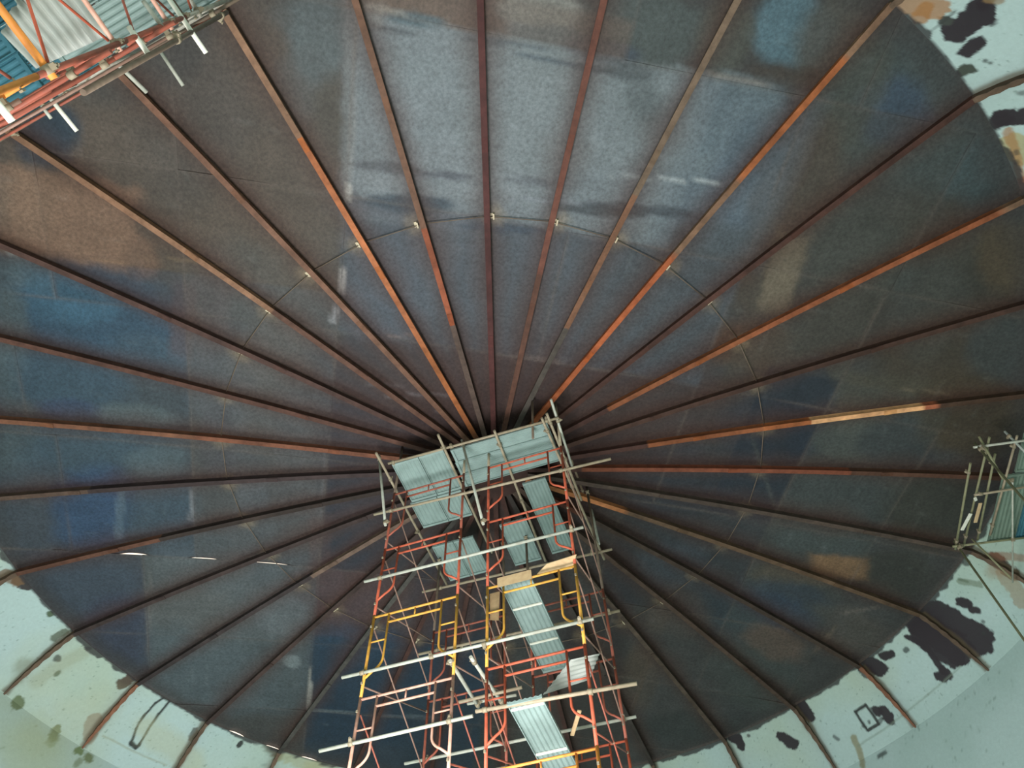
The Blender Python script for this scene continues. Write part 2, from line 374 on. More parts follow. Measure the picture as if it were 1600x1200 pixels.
def obj(name, me, mt=None, parent=None):
    if not isinstance(me, bpy.types.Mesh): me = mesh(name, me)
    if mt is not None and not me.materials: me.materials.append(mt)
    o = bpy.data.objects.new(name, me); scene.collection.objects.link(o)
    if parent is not None: o.parent = parent
    return o
def empty(name, M=None):
    o = bpy.data.objects.new(name, None); o.empty_display_size = 0.2; scene.collection.objects.link(o)
    if M is not None: o.matrix_world = M
    return o
def tag(o, label, cat, group=None):
    o['label'] = label; o['category'] = cat
    if group: o['group'] = group
    return o

# ------------------------------------------------------------------ materials
def nodes(name):
    m = bpy.data.materials.new(name); m.use_nodes = True; nt = m.node_tree
    return m, nt, nt.nodes['Principled BSDF']
def metal_paint(name, rgb, rust=(70, 40, 28), amount=0.35, rough=0.55, scale=9.0, spec=0.35):
    m, nt, b = nodes(name)
    tc = nt.nodes.new('ShaderNodeTexCoord'); n = nt.nodes.new('ShaderNodeTexNoise')
    n.inputs['Scale'].default_value = scale; n.inputs['Detail'].default_value = 6
    nt.links.new(tc.outputs['Object'], n.inputs['Vector'])
    r = nt.nodes.new('ShaderNodeValToRGB'); e = r.color_ramp.elements
    e[0].position = 0.40; e[1].position = 0.72
    a = lin(rgb); q = lin(rust)
    e[0].color = (*a, 1); e[1].color = (*(a * (1 - amount) + q * amount), 1)
    nt.links.new(n.outputs['Fac'], r.inputs['Fac']); nt.links.new(r.outputs['Color'], b.inputs['Base Color'])
    b.inputs['Roughness'].default_value = rough; b.inputs['Specular IOR Level'].default_value = spec
    bp = nt.nodes.new('ShaderNodeBump'); bp.inputs['Strength'].default_value = 0.15; bp.inputs['Distance'].default_value = 0.01
    nt.links.new(n.outputs['Fac'], bp.inputs['Height']); nt.links.new(bp.outputs['Normal'], b.inputs['Normal'])
    return m
def stained(name, rough, spec, grain, gscale):
    """colour attribute times fine grain"""
    m, nt, b = nodes(name)
    at = nt.nodes.new('ShaderNodeAttribute'); at.attribute_name = 'Col'
    tc = nt.nodes.new('ShaderNodeTexCoord'); n = nt.nodes.new('ShaderNodeTexNoise')
    n.inputs['Scale'].default_value = gscale; n.inputs['Detail'].default_value = 5; n.inputs['Roughness'].default_value = 0.65
    nt.links.new(tc.outputs['Object'], n.inputs['Vector'])
    mr = nt.nodes.new('ShaderNodeMapRange'); mr.inputs['From Min'].default_value = 0.3; mr.inputs['From Max'].default_value = 0.7
    mr.inputs['To Min'].default_value = 1 - grain; mr.inputs['To Max'].default_value = 1 + grain
    nt.links.new(n.outputs['Fac'], mr.inputs['Value'])
    mx = nt.nodes.new('ShaderNodeVectorMath'); mx.operation = 'SCALE'
    nt.links.new(at.outputs['Color'], mx.inputs[0]); nt.links.new(mr.outputs['Result'], mx.inputs['Scale'])
    nt.links.new(mx.outputs['Vector'], b.inputs['Base Color'])
    b.inputs['Roughness'].default_value = rough; b.inputs['Specular IOR Level'].default_value = spec
    bp = nt.nodes.new('ShaderNodeBump'); bp.inputs['Strength'].default_value = 0.2; bp.inputs['Distance'].default_value = 0.02
    nt.links.new(n.outputs['Fac'], bp.inputs['Height']); nt.links.new(bp.outputs['Normal'], b.inputs['Normal'])
    return m
M_ROOF = stained('weathered_steel_plate', 0.6, 0.3, 0.30, 16)
M_WALL = stained('pale_green_tank_paint', 0.6, 0.3, 0.05, 14)
M_RAFT = stained('rusted_rafter_steel', 0.7, 0.25, 0.30, 5)
M_RED = metal_paint('orange_red_frame_paint', (188, 90, 64), (120, 60, 46), 0.5)
M_RED2 = metal_paint('faded_red_frame_paint', (158, 84, 66), (104, 72, 62), 0.6)
M_YEL = metal_paint('yellow_frame_paint', (214, 160, 66), (170, 110, 60), 0.6)
M_ORA = metal_paint('orange_frame_paint', (226, 146, 66), (180, 96, 52), 0.5)
M_PNK = metal_paint('chalky_pink_frame_paint', (206, 160, 142), (178, 120, 96), 0.7)
M_GRY = metal_paint('grey_primed_frame', (166, 162, 150), (130, 112, 98), 0.6)
M_GAL = metal_paint('galvanised_tube', (176, 178, 166), (142, 132, 116), 0.6, rough=0.5)
M_TAN = metal_paint('tarnished_tan_tube', (158, 144, 122), (122, 102, 82), 0.6)
M_WHT = metal_paint('bright_tube', (222, 220, 206), (190, 184, 168), 0.5)
M_OLD = metal_paint('dull_brown_tube', (112, 96, 82), (80, 64, 54), 0.6)
M_BRC = metal_paint('brace_rod_steel', (150, 118, 104), (110, 84, 72), 0.6)
M_DECK = metal_paint('pale_green_steel_deck', (132, 150, 146), (108, 124, 120), 0.5, rough=0.45, scale=4)
M_SHT = metal_paint('pale_corrugated_sheet', (166, 170, 164), (144, 146, 136), 0.5, rough=0.5, scale=3)
M_DECK2 = metal_paint('shade_darkened_panel', (108, 126, 112), (92, 104, 92), 0.5, scale=4)  # deck green darkened to stand for weaker light at the right edge
M_TEAL = metal_paint('blue_green_sheet', (58, 108, 122), (44, 84, 98), 0.5, scale=4)
M_WOOD = metal_paint('plywood', (196, 168, 130), (168, 138, 104), 0.6, scale=12, spec=0.2)
M_CLIP = metal_paint('ground_bare_metal', (214, 200, 172), (170, 150, 120), 0.6)
M_COUP = metal_paint('coupler_steel', (146, 134, 112), (110, 96, 78), 0.6)
M_FLOOR = metal_paint('dusty_steel_floor', (150, 152, 146), (120, 112, 100), 0.7, scale=1.5)

# ------------------------------------------------------------------ shape of the tank
ZR, ZM, ZA, RM = CAM[7] * S, CAM[8] * S, CAM[9] * S, CAM[10] * S
RW, ZK = CAM[11] * S, CAM[12] * S
PHI0 = CAM[6]
_A = np.linalg.solve(np.array([[RM, RM * RM], [S, S * S]]), np.array([ZM - ZA, ZR - ZA]))
def zdome(r): return ZA + _A[0] * r + _A[1] * r * r + EYE + 0.02
def knuckle(t):
    P0 = (S, ZR); P1 = (S + (RW - S) * .62, ZR - (ZR - ZK) * .36); P2 = (RW, ZK)
    return tuple((1 - t) ** 2 * P0[i] + 2 * t * (1 - t) * P1[i] + t * t * P2[i] for i in (0, 1))
KN = np.array([knuckle(t) for t in np.linspace(0, 1, 61)])
KARC = np.concatenate([[0], np.cumsum(np.hypot(*np.diff(KN, axis=0).T))]); KL = KARC[-1]
def shell(s):
    """arc length below the roof rim -> (radius, height)"""
    s = np.asarray(s, float)
    r = np.where(s < KL, np.interp(s, KARC, KN[:, 0]), RW)
    z = np.where(s < KL, np.interp(s, KARC, KN[:, 1]), ZK - (s - KL)) + EYE
    return r, z
def phi(k): return PHI0 + 2 * math.pi * k / 32

def color_attr(me, cols):
    at = me.color_attributes.new('Col', 'FLOAT_COLOR', 'POINT')
    a = np.ones((len(cols), 4), np.float32); a[:, :3] = cols
    at.data.foreach_set('color', a.ravel())

# roof colours (albedo with painted shade and sheen) at plan points
KA = 1.12
ST = [(k, np.array([cx, cy]), np.linalg.inv(np.array([[ax, bx], [ay, by]])), lin(c), st, so) for k, cx, cy, ax, ay, bx, by, c, st, so in DOME_STAINS_AND_SHADING]
# crisp plate-edged tones, pale box holding painted sheen, in plate coordinates: (u0, u1, v0, v1, srgb, strength, soft)
PLATE_TONES = [(-12, -3.75, -12, -3.8, (72, 62, 54), .45, .04), (-3.75, 2.3, -9.0, -5.85, (97, 105, 111), .8, .10), (2.0, 4.05, -9.0, -5.85, (74, 88, 100), .55, .5), (-3.75, 3.9, -5.9, -2.95, (62, 69, 78), .6, .05),
    (-3.75, .6, -9.6, -9.02, (88, 72, 62), .6, .08), (4.3, 6.75, -9, -3, (60, 58, 52), .45, .12), (-12, -6.65, -3.8, 3.75, (38, 58, 76), .42, .04), (-6.65, -3.75, -3.8, 3.75, (68, 70, 74), .45, .04),
    (-3.75, -.6, -1.2, 3.75, (36, 40, 52), .6, .05), (-12, -7.85, 3.75, 9, (44, 52, 68), .55, .04), (-7.85, -3.75, 3.75, 9, (68, 76, 80), .45, .04), (-3.75, 1.2, 6.1, 12, (24, 42, 58), .75, .05),
    (-3.75, .3, 3.9, 6.1, (58, 44, 48), .45, .06), (3.3, 6.7, -1.5, 3.75, (38, 42, 50), .45, .06), (5.2, 6.72, -3.7, .4, (26, 36, 48), .7, .04), (6.75, 9.3, -3.7, 6, (56, 60, 58), .4, .05), (9.3, 12, 6.0, 9.6, (48, 48, 44), .5, .05),
    (1.4, 5.2, 6.4, 9.4, (64, 62, 58), .4, .06), (5.3, 9.3, 3.8, 9, (52, 58, 62), .3, .06)]
def roof_color(x, y, tint):
    n = len(x); col = np.tile(lin((54, 54, 54)), (n, 1))
    wx = (fbm(x * 1.1, y * 1.1, 3) - .5) * .9; wy = (fbm(x * 1.1, y * 1.1, 13) - .5) * .9
    fx = (fbm(x * 5, y * 5, 5) - .5) * .16; fy = (fbm(x * 5, y * 5, 15) - .5) * .16
    u_ = x * .7716 + y * .6361 + fx * .25; v_ = -x * .6361 + y * .7716 + fy * .25
    for q_, (k, c, inv, rgb, st, so) in enumerate(ST):
        if q_ == N_BASE:
            for a0, a1, b0, b1, c_, s_, f_ in PLATE_TONES:
                m = np.clip(np.minimum(np.minimum(u_ - a0, a1 - u_), np.minimum(v_ - b0, b1 - v_)) / f_ + .5, 0, 1)[:, None] * s_ * (.75 + .5 * vnoise(x * .8, y * .8, 99))[:, None].clip(0, 1)
                col = col * (1 - m) + lin(c_) * m
        a = (1.0 if k == 0 else 0.08); sz = min(1.0, float(1 / np.abs(np.linalg.svd(inv, compute_uv=False)).max()) * .9); a *= sz; fz = min(1.0, sz * 3)
        P = np.stack([x + wx * a * .8 + fx * fz - c[0], y + wy * a * .8 + fy * fz - c[1]], 1) @ inv.T
        d = np.abs(P).max(1) if k == 1 else np.sqrt((P ** 2).sum(1))
        m = np.clip((1 + so * .5 - d) / max(so, .02), 0, 1); m = m * m * (3 - 2 * m) * st
        col = col * (1 - m[:, None]) + rgb * m[:, None]
    # streaks and scratches along the rolling direction, blotches
    u = x * .7716 + y * .6361; v = -x * .6361 + y * .7716
    s1 = fbm(u * 1.3, v * 14, 21) ; s2 = fbm(u * 9, v * 1.0, 31); b = fbm(x * 2.2, y * 2.2, 41)
    f = 1 + (s1 - .5) * .22 + (s2 - .5) * .22 + (b - .5) * .3
    sc = np.clip((fbm(u * 2.2, v * 12, 51) - .74) * 6, 0, 1) * .16 + np.clip((fbm(u * 12, v * 2.2, 61) - .74) * 6, 0, 1) * .16
    col = col * f[:, None] * tint + sc[:, None] * lin((92, 96, 96))
    lum = (col @ np.array([.3, .55, .15]))[:, None]; col = col * .8 + lum * .2
    # paler plate round the cleats, fading outwards
    for k_ in range(32):
        sg = 1 if 14 < k_ else -1
        d_ = np.hypot(x - (RM * math.cos(phi(k_)) + sg * .14 * math.sin(phi(k_))), y - (RM * math.sin(phi(k_)) - sg * .14 * math.cos(phi(k_)))) + (fbm(x * 9, y * 9, 77) - .5) * .2
        m = (np.clip(1 - d_ / .30, 0, 1) ** 1.3 * .5)[:, None]; col = col * (1 - m) + lin((156, 140, 112)) * m
    # rust creeping from rafter lines
    th = np.arctan2(y, x); r = np.hypot(x, y)
    dk = (th - PHI0) / (2 * math.pi / 32); dd = np.abs(dk - np.round(dk)) * 2 * math.pi / 32 * r
    m = np.clip(1 - dd / (.22 + .6 * fbm(r * 1.1, np.round(dk) * 3.3, 71)), 0, 1) ** 1.4 * .72
    col = col * (1 - m[:, None]) + lin((64, 44, 36)) * m[:, None]
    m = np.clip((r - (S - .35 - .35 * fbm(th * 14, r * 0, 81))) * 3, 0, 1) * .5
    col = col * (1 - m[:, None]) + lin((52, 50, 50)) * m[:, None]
    return np.clip(col * KA, 0, .9)

# ------------------------------------------------------------------ ceiling: crown ring, plates, rafters, ring rods
bm = bmesh.new()
zc = zdome(0.4) - 0.22
for (r0, r1, z0, z1) in ((0.0, 0.75, zc - .02, zc), (0.68, 0.75, zc, zdome(.7))):
    n = 48; rings = []
    for r, z in ((r0, z0), (r1, z0), (r1, z1), (max(r0, .001), z1)):
        rings.append([bm.verts.new((max(r, .001) * math.cos(2 * math.pi * k / n), max(r, .001) * math.sin(2 * math.pi * k / n), z)) for k in range(n)])
    for i in range(4):
        for k in range(n):
            bm.faces.new((rings[i][k], rings[i][(k + 1) % n], rings[(i + 1) % 4][(k + 1) % n], rings[(i + 1) % 4][k]))
me = mesh('ceiling', bm); color_attr(me, np.tile(lin((58, 40, 36)), (len(me.vertices), 1)))
ceiling = obj('ceiling', me, M_RAFT); ceiling['kind'] = 'structure'
ceiling['label'] = 'rusted domed steel roof on radial rafters meeting at a crown ring'

CU, SU = math.cos(math.radians(39.5)), math.sin(math.radians(39.5))
# (v0, v1, [u edges]) : rows of rectangular plates
ROWS = [(-12, -9.0, [-12, -7.6, -3.75, .6, 4.7, 12]),
        (-9.0, -5.85, [-12, -6.65, -3.75, 3.85, 6.8, 12]),
        (-5.85, -2.95, [-12, -9.0, -6.65, -3.75, 0.4, 3.85, 6.75, 12]),
        (-2.95, .4, [-12, -9.9, -6.65, -3.75, 0.0, 3.85, 6.75, 9.3, 12]),
        (.4, 3.75, [-12, -9.4, -6.65, -3.75, -.6, 3.2, 6.75, 9.3, 12]),
        (3.75, 6.4, [-12, -7.85, -3.75, 0.3, 3.85, 6.75, 9.3, 12]),
        (6.4, 9.0, [-12, -7.85, -3.75, 1.1, 5.2, 12]),
        (9.0, 12, [-12, -3.75, .9, 5.4, 12])]
# buckled plate edges that let daylight in: (u, v, half length along u, half length along v, lift)
GAPS = [(-9.66, 3.75, .16, .22, .035), (-8.02, 3.75, .28, .22, .065), (-6.44, 3.75, .34, .22, .062), (-4.98, 3.75, .55, .22, .055)]
CELL = 0.075
def plate(u0, u1, v0, v1, idx):
    nu = max(2, int((u1 - u0) / CELL)); nv = max(2, int((v1 - v0) / CELL))
    e = .012
    U, V = np.meshgrid(np.linspace(u0 - e, u1 + e, nu + 1), np.linspace(v0 - e, v1 + e, nv + 1))
    X = U * CU - V * SU; Y = U * SU + V * CU
    R = np.hypot(X, Y); Rn = np.minimum(R, S + .05); K = Rn / np.maximum(R, 1e-6)
    keep = ((R[:-1, :-1] < S + .05) | (R[1:, 1:] < S + .05) | (R[:-1, 1:] < S + .05) | (R[1:, :-1] < S + .05))
    keep &= ~((R[:-1, :-1] < .3) & (R[1:, 1:] < .3))
    if not keep.any(): return None
    X = X * K; Y = Y * K; Z = zdome(Rn) + (.008 if idx % 2 else 0.0)
    Z = Z + .012 * np.sin(U * 1.9 + idx) * np.sin(V * 2.1 + idx * 2)
    for gu, gv, lu, lv, h in GAPS:
        if abs(v1 - gv) < .01:
            Z = Z + h * np.exp(-((U - gu) / lu) ** 4) * np.clip(1 - (v1 - V) / .9, 0, 1) ** 2
    th_ = np.arctan2(Y, X)
    for tg, lg, hg in ((2.766, .02, .05), (2.671, .02, .045), (2.574, .02, .045)):
        Z = Z + hg * np.exp(-((th_ - tg) / lg) ** 4) * np.clip((Rn - S + .6) / .6, 0, 1) ** 2
    ids = np.arange((nu + 1) * (nv + 1)).reshape(nv + 1, nu + 1)
    f = np.stack([ids[:-1, :-1][keep], ids[:-1, 1:][keep], ids[1:, 1:][keep], ids[1:, :-1][keep]], 1)
    used = np.unique(f); remap = np.full(ids.size, -1); remap[used] = np.arange(len(used)); f = remap[f]
    P = np.stack([X.ravel(), Y.ravel(), Z.ravel()], 1)[used]
    me = bpy.data.meshes.new('roof_plate'); me.from_pydata(P.tolist(), [], f.tolist()); me.validate()
    tint = 1 + (((idx * 7919) % 13) / 13 - .5) * .16
    col = roof_color(P[:, 0], P[:, 1], tint)
    Uu, Vu = U.ravel()[used], V.ravel()[used]
    de = np.minimum(np.minimum(Uu - u0, u1 - Uu), np.minimum(Vu - v0, v1 - Vu))
    m = (np.clip(1 - de / .07, 0, 1) * .45 * vnoise(Uu * 1.3, Vu * 1.3, 91))[:, None]
    col = col * (1 - m) + lin((96, 86, 80)) * m
    color_attr(me, col)
    o = obj('roof_plate', me, M_ROOF, ceiling)
    sm = o.modifiers.new('thickness', 'SOLIDIFY'); sm.thickness = 0.006; sm.offset = 1
    return o
idx = 0
for ri, (v0, v1, us) in enumerate(ROWS):
    for ci in range(len(us) - 1):
        plate(us[ci], us[ci + 1], v0, v1, ri + ci + (ri * 5)); idx += 1

# rafters: I sections hanging below the plates. colour runs: (from radius, to radius, srgb)
DR = (70, 44, 38); OR_ = (150, 82, 38); BR_ = (104, 66, 48); GY = (74, 66, 60); RD = (92, 44, 36); TN = (122, 90, 68); DK = (54, 42, 38); LT = (206, 148, 98)
RUNS = {0: [(0, 12, (78, 40, 38))], 1: [(0, 5, (88, 56, 44)), (5, 12, (100, 58, 46))], 2: [(0, 4, GY), (4, 7, (116, 78, 56)), (7, 12, (104, 84, 68))],
        3: [(0, 1.6, (158, 86, 38)), (1.6, 6.4, (156, 78, 36)), (6.4, 8.2, TN), (8.2, 10.6, OR_), (10.6, 12, TN)], 4: [(0, 12, (74, 46, 38))],
        5: [(0, 3, DR), (3, 6.4, (128, 72, 40)), (6.4, 11.2, (140, 76, 42)), (11.2, 12, TN)], 6: [(0, 12, (66, 44, 36))],
        7: [(0, 3.5, DR), (3.5, 6.0, (130, 72, 38)), (6.0, 7.0, OR_), (7.0, 9.3, LT), (9.3, 9.6, (150, 80, 50)), (9.6, 12, (66, 46, 34))],
        8: [(0, 2, DR), (2, 8, (118, 62, 40)), (8, 12, (86, 56, 42))], 9: [(0, 12, (76, 62, 54))],
        10: [(0, 3.4, (172, 106, 58)), (3.4, 12, (92, 70, 52))], 11: [(0, 2.5, (96, 52, 38)), (2.5, 12, (66, 52, 44))],
        12: [(0, 12, (78, 60, 50))], 13: [(0, 12, (78, 64, 54))], 14: [(0, 12, (60, 52, 48))],
        19: [(0, 12, (72, 68, 64))], 20: [(0, 12, (66, 50, 46))], 21: [(0, 5.5, (104, 82, 70)), (5.5, 12, (56, 46, 46))], 22: [(0, 12, (62, 48, 46))],
        23: [(0, 8, DK), (8, 12, (92, 58, 44))], 24: [(0, 9, (60, 46, 46)), (9, 12, (84, 64, 54))],
        25: [(0, 2, DR), (2, 6.6, (112, 66, 46)), (6.6, 12, (120, 76, 54))], 26: [(0, 12, (84, 54, 44))],
        27: [(0, 12, (76, 52, 46))], 28: [(0, 6, (92, 62, 50)), (6, 12, (132, 94, 70))], 29: [(0, 12, (116, 80, 62))],
        30: [(0, 1.2, BR_), (1.2, 3.7, (150, 84, 38)), (3.7, 8.2, (162, 92, 50)), (8.2, 12, (134, 98, 74))], 31: [(0, 4, (84, 66, 58)), (4, 6, (134, 68, 40)), (6, 12, (112, 78, 60))]}
DEP, FL, TH = 0.19, 0.11, 0.012
SEC = [(-FL / 2, 0), (FL / 2, 0), (FL / 2, TH), (TH / 2, TH), (TH / 2, DEP), (-TH / 2, DEP), (-TH / 2, TH), (-FL / 2, TH)]
def rafter(k):
    a = phi(k); d = Vector((math.cos(a), math.sin(a), 0)); n = Vector((-math.sin(a), math.cos(a), 0))
    runs = RUNS.get(k, [(0, 12, DR)])
    rs = sorted(set(list(np.linspace(.70, S - .02, 44)) + [q for r0, r1, _ in runs for q in (r0, r0 + .08) if .75 < q < S - .1]))
    bm = bmesh.new(); rings = []; cols = []
    for r in rs:
        zb = zdome(r) - DEP + 0.0
        rings.append([bm.verts.new(d * r + n * sx + Vector((0, 0, zb + sz))) for sx, sz in SEC])
        c = lin(next((c for r0, r1, c in runs if r0 - .001 <= r < r1), runs[-1][2]))
        f = .6 + .8 * float(fbm(np.array([r * 1.7]), np.array([k * 7.7]), 5)[0])
        lc = float(c @ np.array([.3, .55, .15])); c = c * .86 + lc * .10
        cols += [c * f] * 8
    for i in range(len(rings) - 1):
        for j in range(8):
            bm.faces.new((rings[i][j], rings[i][(j + 1) % 8], rings[i + 1][(j + 1) % 8], rings[i + 1][j]))
    bm.faces.new(rings[0]); bm.faces.new(rings[-1][::-1])
    # splice plates on the bottom flange
    nb = len(cols)
    for rr in (3.4 + (k * 37 % 11) * .2, 7.4 + (k * 53 % 13) * .17):
        zb = zdome(rr) - DEP
        Mx = Matrix.Translation(d * rr + Vector((0, 0, zb))) @ Matrix(((d.x, n.x, 0, 0), (d.y, n.y, 0, 0), (0, 0, 1, 0), (0, 0, 0, 1)))
        add_box(bm, (0, 0, -.006), (.26, FL * .9, .012), Mx)
        cols += [lin(next((c for r0, r1, c in runs if r0 <= rr < r1), DR)) * .9] * 8
    bm.verts.index_update(); me = mesh('rafter', bm)
    color_attr(me, np.array(cols)); o = obj('rafter', me, M_RAFT, ceiling)
    return o
rafts = {k: rafter(k) for k in range(32)}
rafts[3]['label'] = 'bright orange rusted rafter running to the upper right'
rafts[30]['label'] = 'orange rusted rafter running to the upper left'
rafts[7]['label'] = 'rafter on the right with a pale, brightly worn outer length'
rafts[10]['label'] = 'rafter with an orange inner length right of the scaffold tower'
rafts[0]['label'] = 'dark red rusted rafter running straight up the picture'

# ring of thin rods between rafters, with ground-metal cleats
zr_ = zdome(RM) - .05
bm = bmesh.new(); add_box(bm, (0, 0, 0), (.11, .025, .07)); add_box(bm, (.0, -.03, .035), (.10, .07, .012)); cle_me = mesh('cleat', bm); cle_me.materials.append(M_CLIP)
for k in range(32):
    a, b = phi(k), phi(k + 1)
    bm = bmesh.new(); add_tube(bm, [(RM * math.cos(a), RM * math.sin(a), zr_), (RM * math.cos(b), RM * math.sin(b), zr_)], .009, 6)
    obj('ring_rod', bm, M_OLD, ceiling)
    sgn = 1 if 14 < k else -1
    c = obj('cleat', cle_me, None, ceiling); c.location = (RM * math.cos(a) - sgn * -.12 * math.sin(a), RM * math.sin(a) + sgn * -.12 * math.cos(a), zr_ + .01)
    c.rotation_euler = (0, 0, a)

# ------------------------------------------------------------------ wall: knuckle ring, shell, curved stiffeners
SMAX = KL + ZK + EYE
WP = [(np.array([u0, s0]), np.array([u1, s1]), w, lin(c), st) for u0, s0, u1, s1, w, c, st in WALL_PATCHES]
def wall_color(u, s):
    base = lin((168, 188, 186)); n = len(u)
    col = np.tile(base, (n, 1))
    yl = np.clip((fbm(u * .35, s * .35, 7) - .42) * 4, 0, 1)[:, None] * .55
    col = col * (1 - yl) + lin((168, 178, 150)) * yl
    g = np.clip((fbm(u * .5, s * .5, 17) - .5) * 4, 0, 1)[:, None] * .35
    col = col * (1 - g) + lin((140, 166, 158)) * g
    ax = (fbm(u * 3.5, s * 3.5, 23) - .5) * .26 + (fbm(u * 14, s * 14, 24) - .5) * .10
    ay = (fbm(u * 3.5, s * 3.5, 33) - .5) * .26 + (fbm(u * 14, s * 14, 34) - .5) * .10
    sp = np.clip((fbm(u * 16, s * 16, 43, 2) - .80) * 12, 0, 1)[:, None] * .5
    col = col * (1 - sp) + lin((90, 108, 96)) * sp
    for a, b, w, c, st in WP:
        k = min(1.0, w / .16)
        P = np.stack([u + ax * k * .8 + (0 if w > .05 else 0), s + ay * k * .8], 1); pa = P - a; ba = b - a
        h = np.clip(pa @ ba / max(ba @ ba, 1e-9), 0, 1)
        d = np.hypot(*(pa - h[:, None] * ba).T)
        soft = .035 if w < .3 else .3
        if st < .55: soft = w * .9
        elif st > .84: soft = .03; st = .985
        m = np.clip((w - d) / soft + .5, 0, 1)[:, None] * st
        col = col * (1 - m) + c * m
    # rust beside the stiffeners
    dk = (u / RW - PHI0) / (2 * math.pi / 32); kk = np.round(dk); dd = np.abs(dk - kk) * 2 * math.pi / 32 * RW
    wdt = .07 + .16 * fbm(kk * 5.1, s * 1.6, 53) ** 2
    m = (np.clip((wdt - dd) / .08 + .3, 0, 1) * (s < KL * 1.0) * .75)[:, None]
    col = col * (1 - m) + lin((92, 80, 60)) * m
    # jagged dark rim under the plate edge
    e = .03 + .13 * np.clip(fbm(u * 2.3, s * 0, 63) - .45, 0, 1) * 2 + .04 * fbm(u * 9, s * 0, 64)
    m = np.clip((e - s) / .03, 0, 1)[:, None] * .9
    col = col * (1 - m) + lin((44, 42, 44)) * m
    return np.clip(col, 0, .9)
def sheet(name, th0, th1, nt, ss, mt, parent, roff=0.0):
    T, SS = np.meshgrid(np.linspace(th0, th1, nt + 1), ss)
    r, z = shell(SS); r = r + roff
    P = np.stack([(r * np.cos(T)).ravel(), (r * np.sin(T)).ravel(), z.ravel()], 1)
    ids = np.arange(P.shape[0]).reshape(T.shape)
    f = np.stack([ids[:-1, :-1], ids[1:, :-1], ids[1:, 1:], ids[:-1, 1:]], -1).reshape(-1, 4)
    me = bpy.data.meshes.new(name); me.from_pydata(P.tolist(), [], f.tolist())
    me.polygons.foreach_set('use_smooth', np.ones(len(f), bool))
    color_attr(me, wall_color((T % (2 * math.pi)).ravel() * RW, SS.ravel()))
    return obj(name, me, mt, parent)
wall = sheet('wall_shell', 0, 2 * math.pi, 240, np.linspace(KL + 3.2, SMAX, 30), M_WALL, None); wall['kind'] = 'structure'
wall['label'] = 'pale green painted cylindrical tank wall with rust patches'
fine = [(.60, 1.95), (2.72, 3.50), (5.70, 6.2832)]
coarse = [(0, .60), (1.95, 2.72), (3.50, 5.70)]
for a, b in fine:
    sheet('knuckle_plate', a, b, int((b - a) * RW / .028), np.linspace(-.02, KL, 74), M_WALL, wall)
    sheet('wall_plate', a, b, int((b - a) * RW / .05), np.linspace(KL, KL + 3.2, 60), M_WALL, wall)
for a, b in coarse:
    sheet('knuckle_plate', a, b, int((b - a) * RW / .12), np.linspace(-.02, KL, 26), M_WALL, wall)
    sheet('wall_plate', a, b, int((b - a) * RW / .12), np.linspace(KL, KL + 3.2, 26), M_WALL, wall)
for k in range(32):
    a = phi(k); d = Vector((math.cos(a), math.sin(a), 0)); n = Vector((-math.sin(a), math.cos(a), 0))
    bm = bmesh.new(); rings = []; cols = []
    ss = np.linspace(-.05, KL + .02, 26)
    for i, s in enumerate(ss):
        t = i / (len(ss) - 1); r, z = shell(max(s, 0)); r2, z2 = shell(max(s, 0) + .02)
        tv = Vector((float(r2 - r), 0, float(z2 - z))).normalized(); inn = Vector((tv.z, 0, -tv.x))  # inward normal in the r-z plane
        if inn.x > 0 and inn.z > 0: inn = -inn
        dep = DEP * .85 * (1 - t ** 3) + .015; w = .05 * (1 - .6 * t ** 4) * (1 + .25 * math.sin(i * 1.7 + k))
        p0 = d * float(r) + Vector((0, 0, float(z))); q = d * inn.x + Vector((0, 0, inn.z))
        rings.append([bm.verts.new(p0 + n * sx + q * sz) for sx, sz in ((-.012, -.01), (.012, -.01), (.012, dep - .012), (w, dep - .012), (w, dep), (-w, dep), (-w, dep - .012), (-.012, dep - .012))])
        c = lin((92, 74, 60)) * (.7 + .6 * float(fbm(np.array([s * 2.]), np.array([k * 3.3]), 9)[0])) if k not in (11, 21) else lin((122, 82, 62))
        cols += [c] * 8
    for i in range(len(rings) - 1):
        for j in range(8):
            bm.faces.new((rings[i][j], rings[i][(j + 1) % 8], rings[i + 1][(j + 1) % 8], rings[i + 1][j]))
    bm.faces.new(rings[0]); bm.faces.new(rings[-1][::-1])
    me = mesh('stiffener', bm); color_attr(me, np.array(cols)); obj('stiffener', me, M_RAFT, wall)

bm = bmesh.new(); bmesh.ops.create_circle(bm, cap_ends=True, segments=96, radius=RW + .05)
floor = obj('floor', bm, M_FLOOR); floor['kind'] = 'structure'; floor['label'] = 'dusty steel tank floor'

